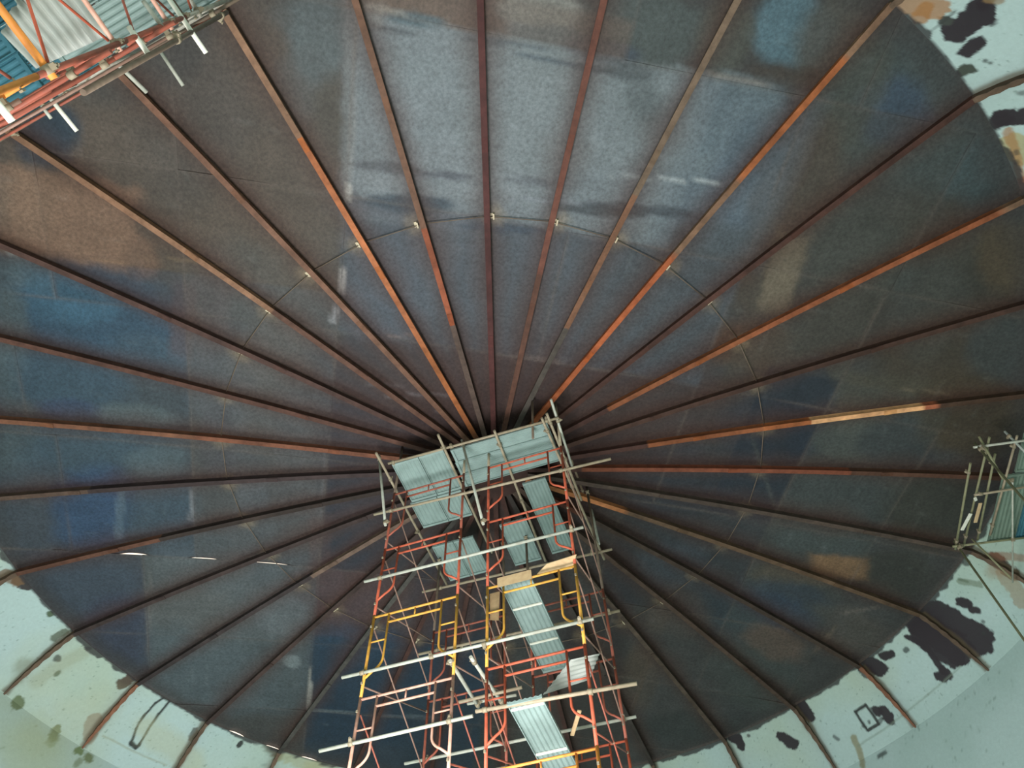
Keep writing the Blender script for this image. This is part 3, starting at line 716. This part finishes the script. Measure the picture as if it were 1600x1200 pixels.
# ------------------------------------------------------------------ scaffold parts
W, H = 1.5274, 1.608125
RL, RI = .0255, .0195
def frame_parts():
    """walk-through frame, x 0..W, z from 0 (top) down to -H"""
    P = []
    def part(name, *tubes):
        bm = bmesh.new()
        for pts, r in tubes: add_tube(bm, pts, r, 8)
        P.append((name, mesh(name, bm)))
    for x in (0, W):
        part('leg', ([(x, 0, -H + .012), (x, 0, .02)], RL), ([(x, 0, .02), (x, 0, .06)], .016))
    part('top_bar', ([(0, 0, -.02), (W, 0, -.02)], .020))
    xi = W * .185
    part('lower_bar', ([(xi, 0, -.20), (W - xi, 0, -.20)], RI))
    part('strut', ([(W * .5, 0, -.02), (W * .5, 0, -.20)], .014))
    for x, sg in ((xi, -1), (W - xi, 1)):
        pts = [(x, 0, -.02), (x, 0, -.92)]
        for t in np.linspace(.15, 1, 6):
            an = t * math.pi / 2 * .62
            pts.append((x + sg * .24 * (1 - math.cos(an)) * 1.4, 0, -.92 - .26 * math.sin(an)))
        pts.append((0 if sg < 0 else W, 0, pts[-1][2] - .12))
        part('inner_upright', (pts, RI))
        part('rung', ([(0 if sg < 0 else W, 0, -.55), (x, 0, -.55)], .014))
    bm = bmesh.new()
    for x in (0, W):
        for z in (-.25, -1.36): add_tube(bm, [(x, -.045, z), (x, .045, z)], .009, 6); add_box(bm, (x, -.05, z), (.03, .015, .04))
    P.append(('lock_stud', mesh('lock_stud', bm)))
    return P
FP = {}
_base = frame_parts()
for key, mt in dict(red=M_RED, faded=M_RED2, yellow=M_YEL, orange=M_ORA, pink=M_PNK, grey=M_GRY).items():
    FP[key] = [(n, me.copy()) for n, me in _base]
    for n, me in FP[key]: me.materials.append(M_COUP if n == 'lock_stud' else mt)
bx = bmesh.new(); add_box(bx, (0, 0, .006), (.15, .15, .012)); add_tube(bx, [(0, 0, .012), (0, 0, .03)], .018, 8); base_me = mesh('base_plate', bx); base_me.materials.append(M_OLD)
def frame(M, key, label, group, foot=False):
    o = empty('scaffold_lift', M)
    for n, me in FP[key]:
        q = obj(n, me, None, o)
        if n == 'lock_stud': q['kind'] = 'stuff'
    if foot:
        for x in (0, W): obj('base_plate', base_me, None, o).location = (x, 0, -H)
    return tag(o, label, 'scaffold frame', group)

_b = bmesh.new(); add_tube(_b, [(0, -.04, 0), (0, .045, 0)], .009, 6); add_tube(_b, [(0, .03, 0), (0, .045, 0)], .017, 6); bolt_me = mesh('bolt', _b); bolt_me.materials.append(M_COUP)
def tube(P0, P1, mt, label, group, r=.027, coup=(), name='scaffold_tube'):
    """P0,P1 world points; coup: fractions carrying a coupler"""
    P0, P1 = Vector(P0), Vector(P1); L = (P1 - P0).length
    z = (P1 - P0).normalized(); M = Matrix.Translation(P0) @ z.to_track_quat('Z', 'Y').to_matrix().to_4x4()
    bm = bmesh.new(); add_tube(bm, [(0, 0, 0), (0, 0, L)], r, 10)
    o = obj(name, bm, mt); o.matrix_world = M
    for f in coup:
        bm = bmesh.new(); add_tube(bm, [(0, 0, -.035), (0, 0, .035)], r + .012, 8); add_box(bm, (r + .018, 0, 0), (.045, .06, .05))
        c = obj('coupler', bm, M_COUP, o); c.location = (0, 0, f * L); c.rotation_euler = (0, 0, f * 9)
        obj('bolt', bolt_me, None, c).location = (r + .045, 0, 0)
    return tag(o, label, 'scaffold tube', group)

def deck(M, lx, ly, mt, label, group, ribs=(), along='y'):
    """hooked steel deck board: folded pan with ribs, size lx x ly, underside at z=0"""
    o = empty('scaffold_deck', M)
    n = 26; bm = bmesh.new()
    w_, l_ = (lx, ly) if along == 'y' else (ly, lx)
    prof = []
    for i in range(n + 1):
        t = i / n * w_; ph = (i % 4)
        prof.append((t, .012 if ph in (1, 2) else 0))
    vs = [[bm.verts.new((t, y, z + .02)) for t, z in prof] for y in (0, l_)]
    for i in range(n): bm.faces.new((vs[0][i], vs[0][i + 1], vs[1][i + 1], vs[1][i]))
    geo = bmesh.ops.extrude_face_region(bm, geom=bm.faces[:])
    for v in geo['geom']:
        if isinstance(v, bmesh.types.BMVert): v.co.z += .012
    R = None if along == 'y' else Matrix(((0, 1, 0, 0), (1, 0, 0, 0), (0, 0, 1, 0), (0, 0, 0, 1)))
    if R: bm.transform(R)
    obj('deck_panel', bm, mt, o)
    for x in (0, w_):
        bm = bmesh.new(); add_box(bm, (x, l_ / 2, .025), (.014, l_, .05))
        if R: bm.transform(R)
        obj('side_rail', bm, mt, o)
    for y in [0.03, l_ - .03]:
        bm = bmesh.new(); add_box(bm, (w_ / 2, y, .012), (w_, .05, .03))
        if R: bm.transform(R)
        obj('end_channel', bm, mt, o)
    for f in ribs:
        bm = bmesh.new(); add_box(bm, (w_ / 2, f * l_, .008), (w_ * .96, .035, .022))
        if R: bm.transform(R)
        obj('cross_rib', bm, M_WHT, o)
    return tag(o, label, 'scaffold deck', group)

def cross_brace(A0, A1, B0, B1, label, group, mt=M_BRC):
    """two rods A0-B1 and B0-A1 pinned in the middle"""
    A0, A1, B0, B1 = map(Vector, (A0, A1, B0, B1)); c = (A0 + A1 + B0 + B1) / 4
    o = empty('cross_brace', Matrix.Translation(c))
    dn = (B0 - A0).cross(Vector((0, 0, 1))).normalized() * .012
    for p0, p1, s in ((A0, B1, 1), (B0, A1, -1)):
        bm = bmesh.new(); add_tube(bm, [p0 - c + dn * s, p1 - c + dn * s], .0135, 6); obj('brace_rod', bm, mt, o)
    bm = bmesh.new(); add_tube(bm, [-dn * 2.2, dn * 2.2], .014, 6); obj('pivot_bolt', bm, M_COUP, o)
    return tag(o, label, 'cross brace', group)

# ------------------------------------------------------------------ central tower
AX, AY, PSI, Z0, HH, WW, SO, DP = TOWER
MT = Matrix.Translation((AX, AY, EYE)) @ Matrix.Rotation(PSI, 4, 'Z')
def L(x, y, z): return MT @ Vector((x, y, z))
nth = ['topmost', 'second from the top', 'third from the top', 'fourth from the top', 'fifth from the top', 'sixth from the top', 'low', 'low', 'lowest']
FRONT = {0: ['faded', 'red', 'yellow', 'pink', 'pink', 'faded', 'yellow', 'red', 'faded'], 1: ['red', 'red', 'yellow', 'red', 'orange', 'red', 'yellow', 'faded', 'red']}
REAR = {0: ['faded', 'faded', 'faded', 'grey', 'grey', 'faded', 'yellow', 'red', 'faded'], 1: ['faded', 'faded', 'faded', 'red', 'faded', 'red', 'yellow', 'faded', 'red']}
cname = {'faded': 'faded red', 'red': 'orange-red', 'yellow': 'yellow', 'orange': 'orange-yellow', 'pink': 'chalky pink', 'grey': 'greyish white'}
for row, y0, TB in (('front', 0, FRONT), ('rear', DP, REAR)):
    for col, cn in ((0, 'left'), (1, 'right')):
        for lv in range(9):
            if row == 'rear' and lv == 0: continue
            M = MT @ Matrix.Translation((col * SO, y0, Z0 - lv * H))
            k = TB[col][lv]
            if lv <= 5:
                lab = f'{cname[k]} scaffold frame, {nth[lv].replace("from the top", "from top")} in the {row} {cn} stack of the central tower'
                frame(M, k, lab, 'frames of the central scaffold tower')
            else:
                frame(M, k, f'{cname[k]} {row} {cn} frame near the foot of the central tower, {["third", "second", "first"][lv - 6]} up', 'lower frames of the central scaffold tower', lv == 8)
for lv in range(1, 8):
    for xi_, xn in ((0, 'left side of the left stack'), (W, 'right side of the left stack'), (SO, 'left side of the right stack'), (SO + W, 'right side of the right stack')):
        z = Z0 - lv * H
        cross_brace(L(xi_, .05, z - .25), L(xi_, .05, z - 1.36), L(xi_, DP - .05, z - .25), L(xi_, DP - .05, z - 1.36),
                    f'X brace on the {xn}, level with frames {nth[lv].replace("the ", "")}' if lv < 6 else f'X brace on the {xn}, {"first" if lv == 7 else "second"} from the floor',
                    'cross braces of the central tower', M_BRC if lv % 3 else M_RED2)
# upper brace set between level 0 front legs and the standards behind
for xi_, xn in ((0, 'far left'), (SO + W, 'far right')):
    cross_brace(L(xi_, .05, Z0 - .25), L(xi_, .05, Z0 - 1.36), L(xi_, DP - .05, Z0 - .25), L(xi_, DP - .05, Z0 - 1.36), f'thin X cross brace just under the top decks on the {xn} of the tower', 'cross braces of the central tower')

g = 'long tubes tying the central tower'
def T(a, b, mt, label, coup=(), r=.027): return tube(L(*a), L(*b), mt, label, g, r, coup)
T((-.35, -.07, 11.83), (4.53, -.07, 11.53), M_TAN, 'long tan tube crossing just below the top decks, jutting far out to the right', (.075, .80))
T((-.28, -.07, 10.01), (3.83, -.07, 9.93), M_GAL, 'pale grey tube across the front, between the orange-red and yellow frames', (.075, .95))
T((-.36, -.07, 8.00), (3.79, -.07, 7.95), M_GAL, 'pale grey tube across the front, between the yellow and pink frames', (.085, .37, .58, .95))
T((-.50, -.07, 6.78), (1.89, -.07, 6.78), M_GAL, 'short pale tube across the left stack, below the pink frame', (.21, .85))
T((1.93, -.07, 6.84), (4.26, -.07, 6.70), M_TAN, 'thick tan tube across the right stack, jutting out beside the corrugated offcut', (.06, .72), .029)
T((-.39, DP + .06, 8.06), (3.81, DP + .06, 7.98), M_GAL, 'rear grey tube, lowest of those crossing the back of the tower', (.1, .95))
T((-.36, DP + .06, 10.38), (3.85, DP + .06, 10.24), M_TAN, 'rear grey tube across the back, level with the yellow frames', (.1, .95))
T((-.39, DP + .06, 12.05), (3.91, DP + .06, 11.87), M_TAN, 'rear tan tube across the back, under the top decks', (.1, .9))
T((.83, DP - .1, 8.85), (1.77, DP - .1, 8.80), M_GAL, 'stub of grey tube bridging the gap between the two stacks', (.5,))
T((0, -.46, 12.86), (3.70, -.38, 12.86), M_TAN, 'tan tube edging the front of the top decks', (.03, .38, .93))
T((-.1, -.84, 12.81), (-.13, 3.31, 12.81), M_TAN, 'front-to-back bearer tube on the left of the top decks', (.18, .55))
T((1.27, -.84, 12.81), (1.2, 2.63, 12.81), M_TAN, 'front-to-back bearer tube between the left and cross decks', (.1,))
T((2.38, -.55, 12.81), (2.26, 3.29, 12.81), M_TAN, 'front-to-back bearer tube under the middle of the cross deck', (.1, .5))
T((3.38, -.52, 12.81), (3.54, 3.7, 12.81), M_TAN, 'front-to-back bearer tube under the right end of the cross deck', (.08, .45))
T((3.50, -.56, 12.86), (3.55, 1.75, 12.72), M_TAN, 'second bearer tube close beside the right end bearer', (.1, .5))
T((3.67, -.80, 12.95), (3.60, .95, 12.85), M_GAL, 'short bright tube crossing outside the right end of the top decks', (.3,))
T((3.49, -.04, 14.0), (3.46, 2.71, 14.0), M_TAN, 'guard rail tube above the right end of the top decks', (.05, .95))
T((-.07, -.03, 11.45), (-.29, -.42, 13.33), M_GAL, 'slanting pale tube at the left corner of the top decks', (.04, .96))
T((1.99, -.05, 10.7), (1.62, -.42, 13.0), M_GAL, 'slanting pale tube rising in front of the cross deck', (.03, .95))
T((3.12, -.33, 12.5), (3.17, -.33, 14.02), M_OLD, 'upright post at the front of the cross deck, standing against the rafters')
T((3.55, 3.2, 12.8), (3.5, 3.2, 14.3), M_GAL, 'short upright post at the rear right corner of the top decks')
T((0, 0, Z0 + .03), (0, 0, 14.2), M_OLD, 'dull upright post at the left front corner of the top decks')
for x, nm in ((0, 'left'), (W, 'inner left'), (SO, 'inner right'), (SO + W, 'right')):
    T((x, DP, Z0 - H + .03), (x, DP, 13.0 if x != SO + W else 14.05), M_OLD, f'{nm} rear standard carrying the top decks', (.9,))
for x, nm in ((W, 'inner left'), (SO, 'inner right'), (SO + W, 'right')):
    T((x, 0, Z0 + .03), (x, 0, 13.0 if x < 3 else 14.05), M_TAN, f'{nm} front standard above the topmost frames')
T((1.45, .02, 7.90), (1.47, 1.25, 7.90), M_GAL, 'thick pale tube end running back from the left stack below the yellow frames', (.05, .95), .03)
T((1.78, .05, 7.90), (1.87, 1.38, 7.90), M_GAL, 'thick pale tube end running back beside the red frame', (.1, .9), .03)
T((1.2, 1.0, 7.88), (2.3, 1.0, 7.88), M_TAN, 'short cross tube joining the two pale tube ends')

g2 = 'decks of the central tower'
ZD = 12.85
def D(x0, x1, y0, y1, z, label, ribs=(), along='y', mt=M_DECK, rz=0.0):
    return deck(MT @ Matrix.Translation((x0, y0, z)) @ Matrix.Rotation(rz, 4, 'Z'), x1 - x0, y1 - y0, mt, label, g2, ribs, along)
D(.07, .64, -.42, .68, ZD, 'pale green deck board at the left front corner of the top platform')
D(.67, 1.20, -.42, .68, ZD, 'pale green deck board beside the left corner board, against the cross deck')
D(.02, .60, .70, 1.46, ZD, 'short deck board behind the left corner board')
D(.63, 1.16, .70, 1.46, ZD, 'short deck board behind the inner left board')
D(1.34, 3.44, -.34, -.02, ZD, 'front board of the cross deck at the tower top', (), 'x')
D(1.32, 3.44, .00, .32, ZD, 'middle board of the cross deck at the tower top', (), 'x')
D(1.30, 3.46, .34, .66, ZD, 'rear board of the cross deck at the tower top', (), 'x')
D(2.47, 2.97, 1.00, 3.18, ZD, 'deck board running back on the right of the tower top', (.75,))
D(1.62, 2.22, 1.95, 2.60, ZD, 'small deck board in the middle of the tower top')
D(1.56, 2.18, 2.62, 3.25, ZD, 'rearmost middle deck board with a ragged end')
D(-.02, .46, 2.05, 3.2, ZD, 'rear left deck board seen through the braces')
D(.49, .94, 2.05, 3.2, ZD, 'rear deck board beside the rear left one')
D(2.28, 2.82, -.02, 2.45, Z0 - 2 * H - .0, 'narrow pale deck board on the yellow frames with two bright ribs', (.28, .66))
D(2.42, 2.92, -.12, 2.35, 6.79, 'narrow pale deck board below the corrugated offcut with a bright rib', (.06, .52))
D(2.35, 2.85, -.02, 2.45, Z0 - 5 * H, 'narrow deck board low in the right stack', (.5,))

def board(quad, th, mt, label, cat='board', name='plywood_board'):
    bm = bmesh.new(); c = sum((Vector(q) for q in quad), Vector()) / 4
    lo = [bm.verts.new(Vector(q) - c) for q in quad]; hi = [bm.verts.new(Vector(q) - c + Vector((0, 0, th))) for q in quad]
    bm.faces.new(lo); bm.faces.new(hi[::-1])
    for i in range(4): bm.faces.new((lo[i], hi[i], hi[(i + 1) % 4], lo[(i + 1) % 4]))
    bmesh.ops.bevel(bm, geom=bm.edges[:], offset=.004, segments=1, affect='EDGES')
    o = obj(name, bm, mt); o.location = c; return tag(o, label, cat)
board([L(2.25, -.04, 9.29), L(2.85, -.04, 9.29), L(2.85, -.02, 9.10), L(2.25, -.02, 9.10)], .012, M_WOOD, 'strip of tan plywood tied along the bar of the right yellow frame')
board([L(2.9, .12, 9.31), L(3.13, -.06, 9.3), L(3.66, -.10, 9.3), L(3.50, .20, 9.31)], .02, M_WOOD, 'pale plywood offcut lying above the right yellow frame')
board([L(2.09, .03, 9.05), L(2.27, .03, 9.05), L(2.25, .03, 8.45), L(2.10, .03, 8.50)], .015, M_WOOD, 'narrow tan board hanging beside the leg of the right yellow frame')
board([L(3.24, .66, 7.0), L(3.29, .69, 7.0), L(3.02, 1.22, 7.0), L(2.97, 1.19, 7.0)], .03, M_WOOD, 'thin tan batten slanting below the corrugated offcut')

def corrugated(quad, n, amp, mt, label, M=None, ragged=0.0):
    """quad a,b,c,d: ridges run a->d and b->c, waves from a to b"""
    a, b, c, d = map(Vector, quad); up = (b - a).cross(d - a).normalized(); cen = (a + b + c + d) / 4
    bm = bmesh.new(); rows = []
    rr = random.Random(3)
    N = n * 6; jag = [rr.uniform(0, ragged) * (1 if (i // 6) % 2 else .3) for i in range(N + 1)]
    for j in range(5):
        v = j / 4; row = []
        for i in range(N + 1):
            u = i / N; vv = v * (1 - jag[i]) + 0
            q = a.lerp(b, u).lerp(d.lerp(c, u), vv) - cen + up * (amp * math.sin(u * n * 2 * math.pi))
            row.append(bm.verts.new(q))
        rows.append(row)
    for j in range(4):
        for i in range(N): bm.faces.new((rows[j][i], rows[j][i + 1], rows[j + 1][i + 1], rows[j + 1][i])).smooth = True
    o = obj('corrugated_sheet', bm, mt); o.location = cen
    s = o.modifiers.new('thickness', 'SOLIDIFY'); s.thickness = .003
    return tag(o, label, 'corrugated sheet')
corrugated([L(2.66, .92, 7.60), L(3.30, .27, 7.60), L(3.74, .31, 7.62), L(3.42, .90, 7.66)], 6, .010, M_SHT, 'pale corrugated sheet offcut propped in the right stack of the tower')

# ------------------------------------------------------------------ scaffold by the wall, upper left of the picture
A1 = math.radians(-177); E1 = Vector((math.cos(A1), math.sin(A1), 0)); E2 = Vector((math.cos(A1 + math.pi / 2), math.sin(A1 + math.pi / 2), 0))
F1 = Vector((2.03, -10.25, 0))
MB = Matrix(((E1.x, E2.x, 0, F1.x), (E1.y, E2.y, 0, F1.y), (0, 0, 1, 0), (0, 0, 0, 1)))   # local x away from the camera, y towards the shell
gb = 'frames of the scaffold beside the wall'
colB = ['grey', 'faded', 'faded', 'orange', 'red', 'yellow', 'red', 'faded']
colB2 = ['grey', 'faded', 'red', 'yellow', 'faded', 'red', 'faded', 'red']
YB = 1.55
for row, dx, dy, cc, rn in ((0, 0, 0, colB, 'near inner'), (1, 1.85, .02, colB2, 'far inner'), (2, 0, YB, colB2, 'near wall-side'), (3, 1.85, YB, colB, 'far wall-side')):
    for lv in range(8):
        M = MB @ Matrix.Translation((dx, dy, 10.79 + EYE - lv * H))
        nm = ['topmost', 'second from top', 'third from top', 'fourth from top', 'fifth from top', 'third from the floor', 'second from floor', 'lowest'][lv]
        frame(M, cc[lv], f'{cname[cc[lv]]} frame, {nm} in the {rn} stack of the upper left scaffold', gb, lv == 7)
def LB(x, y, z): return MB @ Vector((x, y, z + EYE))
for lv in range(8):
    for x, nm in ((0, 'near'), (1.85 + W, 'far')):
        z = 10.79 - lv * H
        cross_brace(LB(x, .05, z - .25), LB(x, .05, z - 1.36), LB(x, YB - .05, z - .25), LB(x, YB - .05, z - 1.36),
                    f'reddish X brace, {nm} end of the upper left scaffold, bay {["one","two","three","four","five","six","seven","eight"][lv]} from the top', 'cross braces of the upper left scaffold', M_RED2 if lv % 2 else M_RED)
gt = 'tubes of the upper left scaffold'
def TB(a, b, mt, label, coup=(), r=.0242): return tube(Vector(a) + Vector((0, 0, EYE)), Vector(b) + Vector((0, 0, EYE)), mt, label, gt, r, coup)
TB((2.03, -10.45, 5.40), (2.03, -10.06, 5.36), M_WHT, 'bright white tube end at the left edge of the picture', (), .026)
TB((2.03, -10.35, 7.83), (2.03, -10.09, 7.81), M_WHT, 'bright white tube end, second up the upper left scaffold', (), .026)
TB((2.03, -10.60, 9.10), (2.03, -9.86, 9.05), M_WHT, 'bright white tube end nearest the top of the upper left scaffold', (), .026)
TB((2.08, -10.50, 8.36), (2.03, -10.22, 8.48), M_GAL, 'short bluish grey tube end beside the red bar', (), .022)
TB((-.1, -10.6, 9.62), (-.1, -9.95, 9.59), M_WHT, 'pale tube end hanging lowest from the upper left scaffold', (), .026)
TB((-.1, -10.39, 9.36), (-.1, -10.19, 9.33), M_GAL, 'small grey tube end left of the lowest pale one', (), .02)
TB((.6, -10.42, 10.1), (.6, -9.90, 10.3), M_GAL, 'grey tube end crossing the long brown upright near its middle', (), .026)
TB((.6, -10.35, 11.45), (.6, -9.75, 11.35), M_GAL, 'long grey tube end crossing the brown upright near its top', (), .024)
TB((2.03, -10.13, 10.43), (2.03, -10.03, 6.37), M_OLD, 'long brown upright tube in front of the upper left scaffold', (.06, .45), .027)
TB((2.0, -10.23, 10.85), (2.0, -10.23, 11.3), M_OLD, 'stub of tube on top of the upper left scaffold')
for i, (y, z, n_) in enumerate(((-.10, 10.4, 'upper'), (-.08, 8.2, 'middle'), (-.10, 6.7, 'lower'))):
    tube(LB(-.25, y + .04, z), LB(3.7, y + .04, z - .05), M_OLD if n_ == 'upper' else M_RED2, f'{n_} {"brown" if n_ == "upper" else "faded red"} ledger tube along the open side of the upper left scaffold', gt, .022, (.1, .9))
for z, n_ in ((10.5, 'topmost'), (8.9, 'second'), (7.3, 'third'), (5.7, 'fourth')):
    tube(LB(.05, -.09, z), LB(3.3, -.09, z - 1.35), M_BRC if n_ in ('second', 'fourth') else M_RED2, f'{n_} slanting brace tube on the open side of the upper left scaffold', gt, .018, (.03, .97))
for x, z, y1, mt_, lab in ((-.02, 6.13, YB + .15, M_ORA, 'thick orange bar at the left edge of the picture'), (.03, 7.44, YB + .15, M_PNK, 'pink bar beside the light corrugated sheet'), (.02, 8.72, YB + .15, M_PNK, 'thin pink bar between the green deck boards'),
                           (.0, 9.6, YB + .1, M_GRY, 'upper grey bar near the top of the upper left scaffold'), (.02, 9.18, YB + .1, M_OLD, 'brown bar near the top of the upper left scaffold')):
    tube(LB(x, -.06, z), LB(x, y1, z), mt_, lab, gt, .03 if mt_ == M_ORA else .022, (.04,))
corrugated([Vector((1.14, -10.47, 7.62 + EYE)), Vector((1.93, -10.36, 7.62 + EYE)), Vector((1.95, -11.20, 7.62 + EYE)), Vector((1.10, -10.84, 7.62 + EYE))], 9, .028, M_SHT, 'light grey corrugated sheet laid flat in the upper left scaffold', ragged=.12)
gd = 'decks of the upper left scaffold'
for z, zn in ((9.20, 'third-level'), (10.80, 'top-level')):
    for i, (y0, nm) in enumerate(((.06, 'inner'), (.54, 'middle'), (1.02, 'wall-side'))):
        for x0, xn, mt_ in ((.02, 'near', M_DECK), (1.87, 'far', M_TEAL)):
            deck(MB @ Matrix.Translation((x0, y0, z + EYE)), 1.5, .45, mt_, f'{"blue-green" if mt_ == M_TEAL else "pale green"} {nm} board, {xn} half of the {zn} deck, upper left scaffold', gd, (), 'x')

# ------------------------------------------------------------------ tube scaffold at the right edge
gc = 'tubes of the scaffold at the right edge'
def TC(a, b, mt, label, coup=(), r=.0242): return tube(Vector(a) + Vector((0, 0, EYE)), Vector(b) + Vector((0, 0, EYE)), mt, label, gc, r, coup)
zt = 12.3
c20 = Vector((math.cos(math.radians(20)), math.sin(math.radians(20)), 0)); c110 = Vector((-c20.y, c20.x, 0))
O_ = Vector((9.30, 3.22, 0)); O2 = O_ + c110 * 2.75
FZ = -EYE
M_OLV = metal_paint('olive_grey_tube', (132, 130, 100), (104, 98, 70), 0.6)
for q, nm, tz in ((O_, 'near inner', 12.42), (O2, 'far inner', 12.45), (O_ + c20 * 1.5, 'near outer', 12.42), (O2 + c20 * 1.5, 'far outer', 12.42)):
    TC((q.x, q.y, FZ), (q.x, q.y, tz), M_OLV, f'{nm} standing leg of the tube scaffold at the right edge', (.985,))
def hc(p0, p1, z, mt, label, coup=(.1, .9), dz=0, r=.0242): return TC((p0.x, p0.y, z), (p1.x, p1.y, z + dz), mt, label, coup, r)
hc(O_ - c20 * .08, O_ + c20 * 1.7, zt, M_GAL, 'top cross tube of the right edge scaffold, nearest the picture top')
hc(O2 - c20 * .1, O2 + c20 * 1.7, zt, M_OLV, 'rear top cross tube of the right edge scaffold')
hc(O_ + c110 * .45 + c20 * -.05, O_ + c110 * 2.9 + c20 * .0, zt + .05, M_OLV, 'innermost lengthwise tube of the right edge scaffold')
hc(O_ + c110 * -.12 + c20 * .26, O_ + c110 * 2.9 + c20 * .20, zt + .1, M_OLV, 'lengthwise tube second from the roof side of the right edge scaffold')
hc(O_ + c110 * .3 + c20 * .42, O_ + c110 * 2.7 + c20 * .45, zt + .06, M_OLV, 'lengthwise tube third from the roof side of the right edge scaffold')
hc(O_ + c110 * -.1 + c20 * .78, O_ + c110 * 2.6 + c20 * .70, zt + .06, M_TAN, 'lengthwise tube fourth from the roof side of the right edge scaffold')
hc(O_ + c110 * 1.25 + c20 * .1, O_ + c110 * 1.2 + c20 * 1.4, zt - .05, M_TAN, 'short cross tube in the middle of the right edge scaffold')
TC((9.45, 3.22, 12.55), (9.46, 3.9, 11.9), M_OLV, 'bent-looking slanting tube at the top corner of the right edge scaffold')
TC((9.95, 3.4, 12.6), (10.15, 3.9, 11.4), M_SHT, 'greenish slanting tube near the top of the right edge scaffold', (.1,))
TC((9.76, 4.47, 12.3), (9.22, 7.6, 12.3), M_GAL, 'thin pale tube running down over the pale panel at the right edge', (.0, .55), .018)
TC((8.68, 5.75, 12.3), (8.9, 6.0, 11.25), M_OLV, 'slanting tube crossing the roof rim below the right edge scaffold', (), .02)
gcd = 'panels of the right edge scaffold'
MC = Matrix(((c20.x, c110.x, 0, O_.x), (c20.y, c110.y, 0, O_.y), (0, 0, 1, EYE), (0, 0, 0, 1)))
deck(MC @ Matrix.Translation((.72, .95, 12.38)), .55, 1.9, M_DECK2, 'pale green deck board at the right edge scaffold, nearest the roof centre', gcd)
deck(MC @ Matrix.Translation((1.30, .95, 12.38)), .45, 1.9, M_TEAL, 'blue-green deck board at the very right edge of the picture', gcd)
deck(MC @ Matrix.Translation((.95, -.1, 12.38)), .55, 1.0, M_DECK2, 'short pale deck board at the upper end of the right edge scaffold', gcd)
def wood(p, q, w, mt, label):
    p = MC @ Vector(p); q = MC @ Vector(q); L_ = (q - p).length; z = (q - p).normalized()
    bm = bmesh.new(); add_box(bm, (0, 0, L_ / 2), (w, .025, L_)); bmesh.ops.bevel(bm, geom=bm.edges[:], offset=.004, segments=1, affect='EDGES')
    o = obj('timber_batten', bm, mt); o.matrix_world = Matrix.Translation(p) @ z.to_track_quat('Z', 'Y').to_matrix().to_4x4(); return tag(o, label, 'timber batten', 'battens tied in the right edge scaffold')
wood((.16, 1.85, 12.33), (.04, 2.3, 12.32), .07, M_WHT, 'bright timber batten end tied between the tubes at the right edge')
wood((.30, 1.55, 12.30), (.28, 2.10, 12.30), .07, M_WOOD, 'yellowish timber batten beside the bright one')
wood((.16, 1.38, 12.30), (.22, 1.50, 12.34), .06, M_WHT, 'tiny pale batten end above the bright one')
bpy.context.view_layer.update()
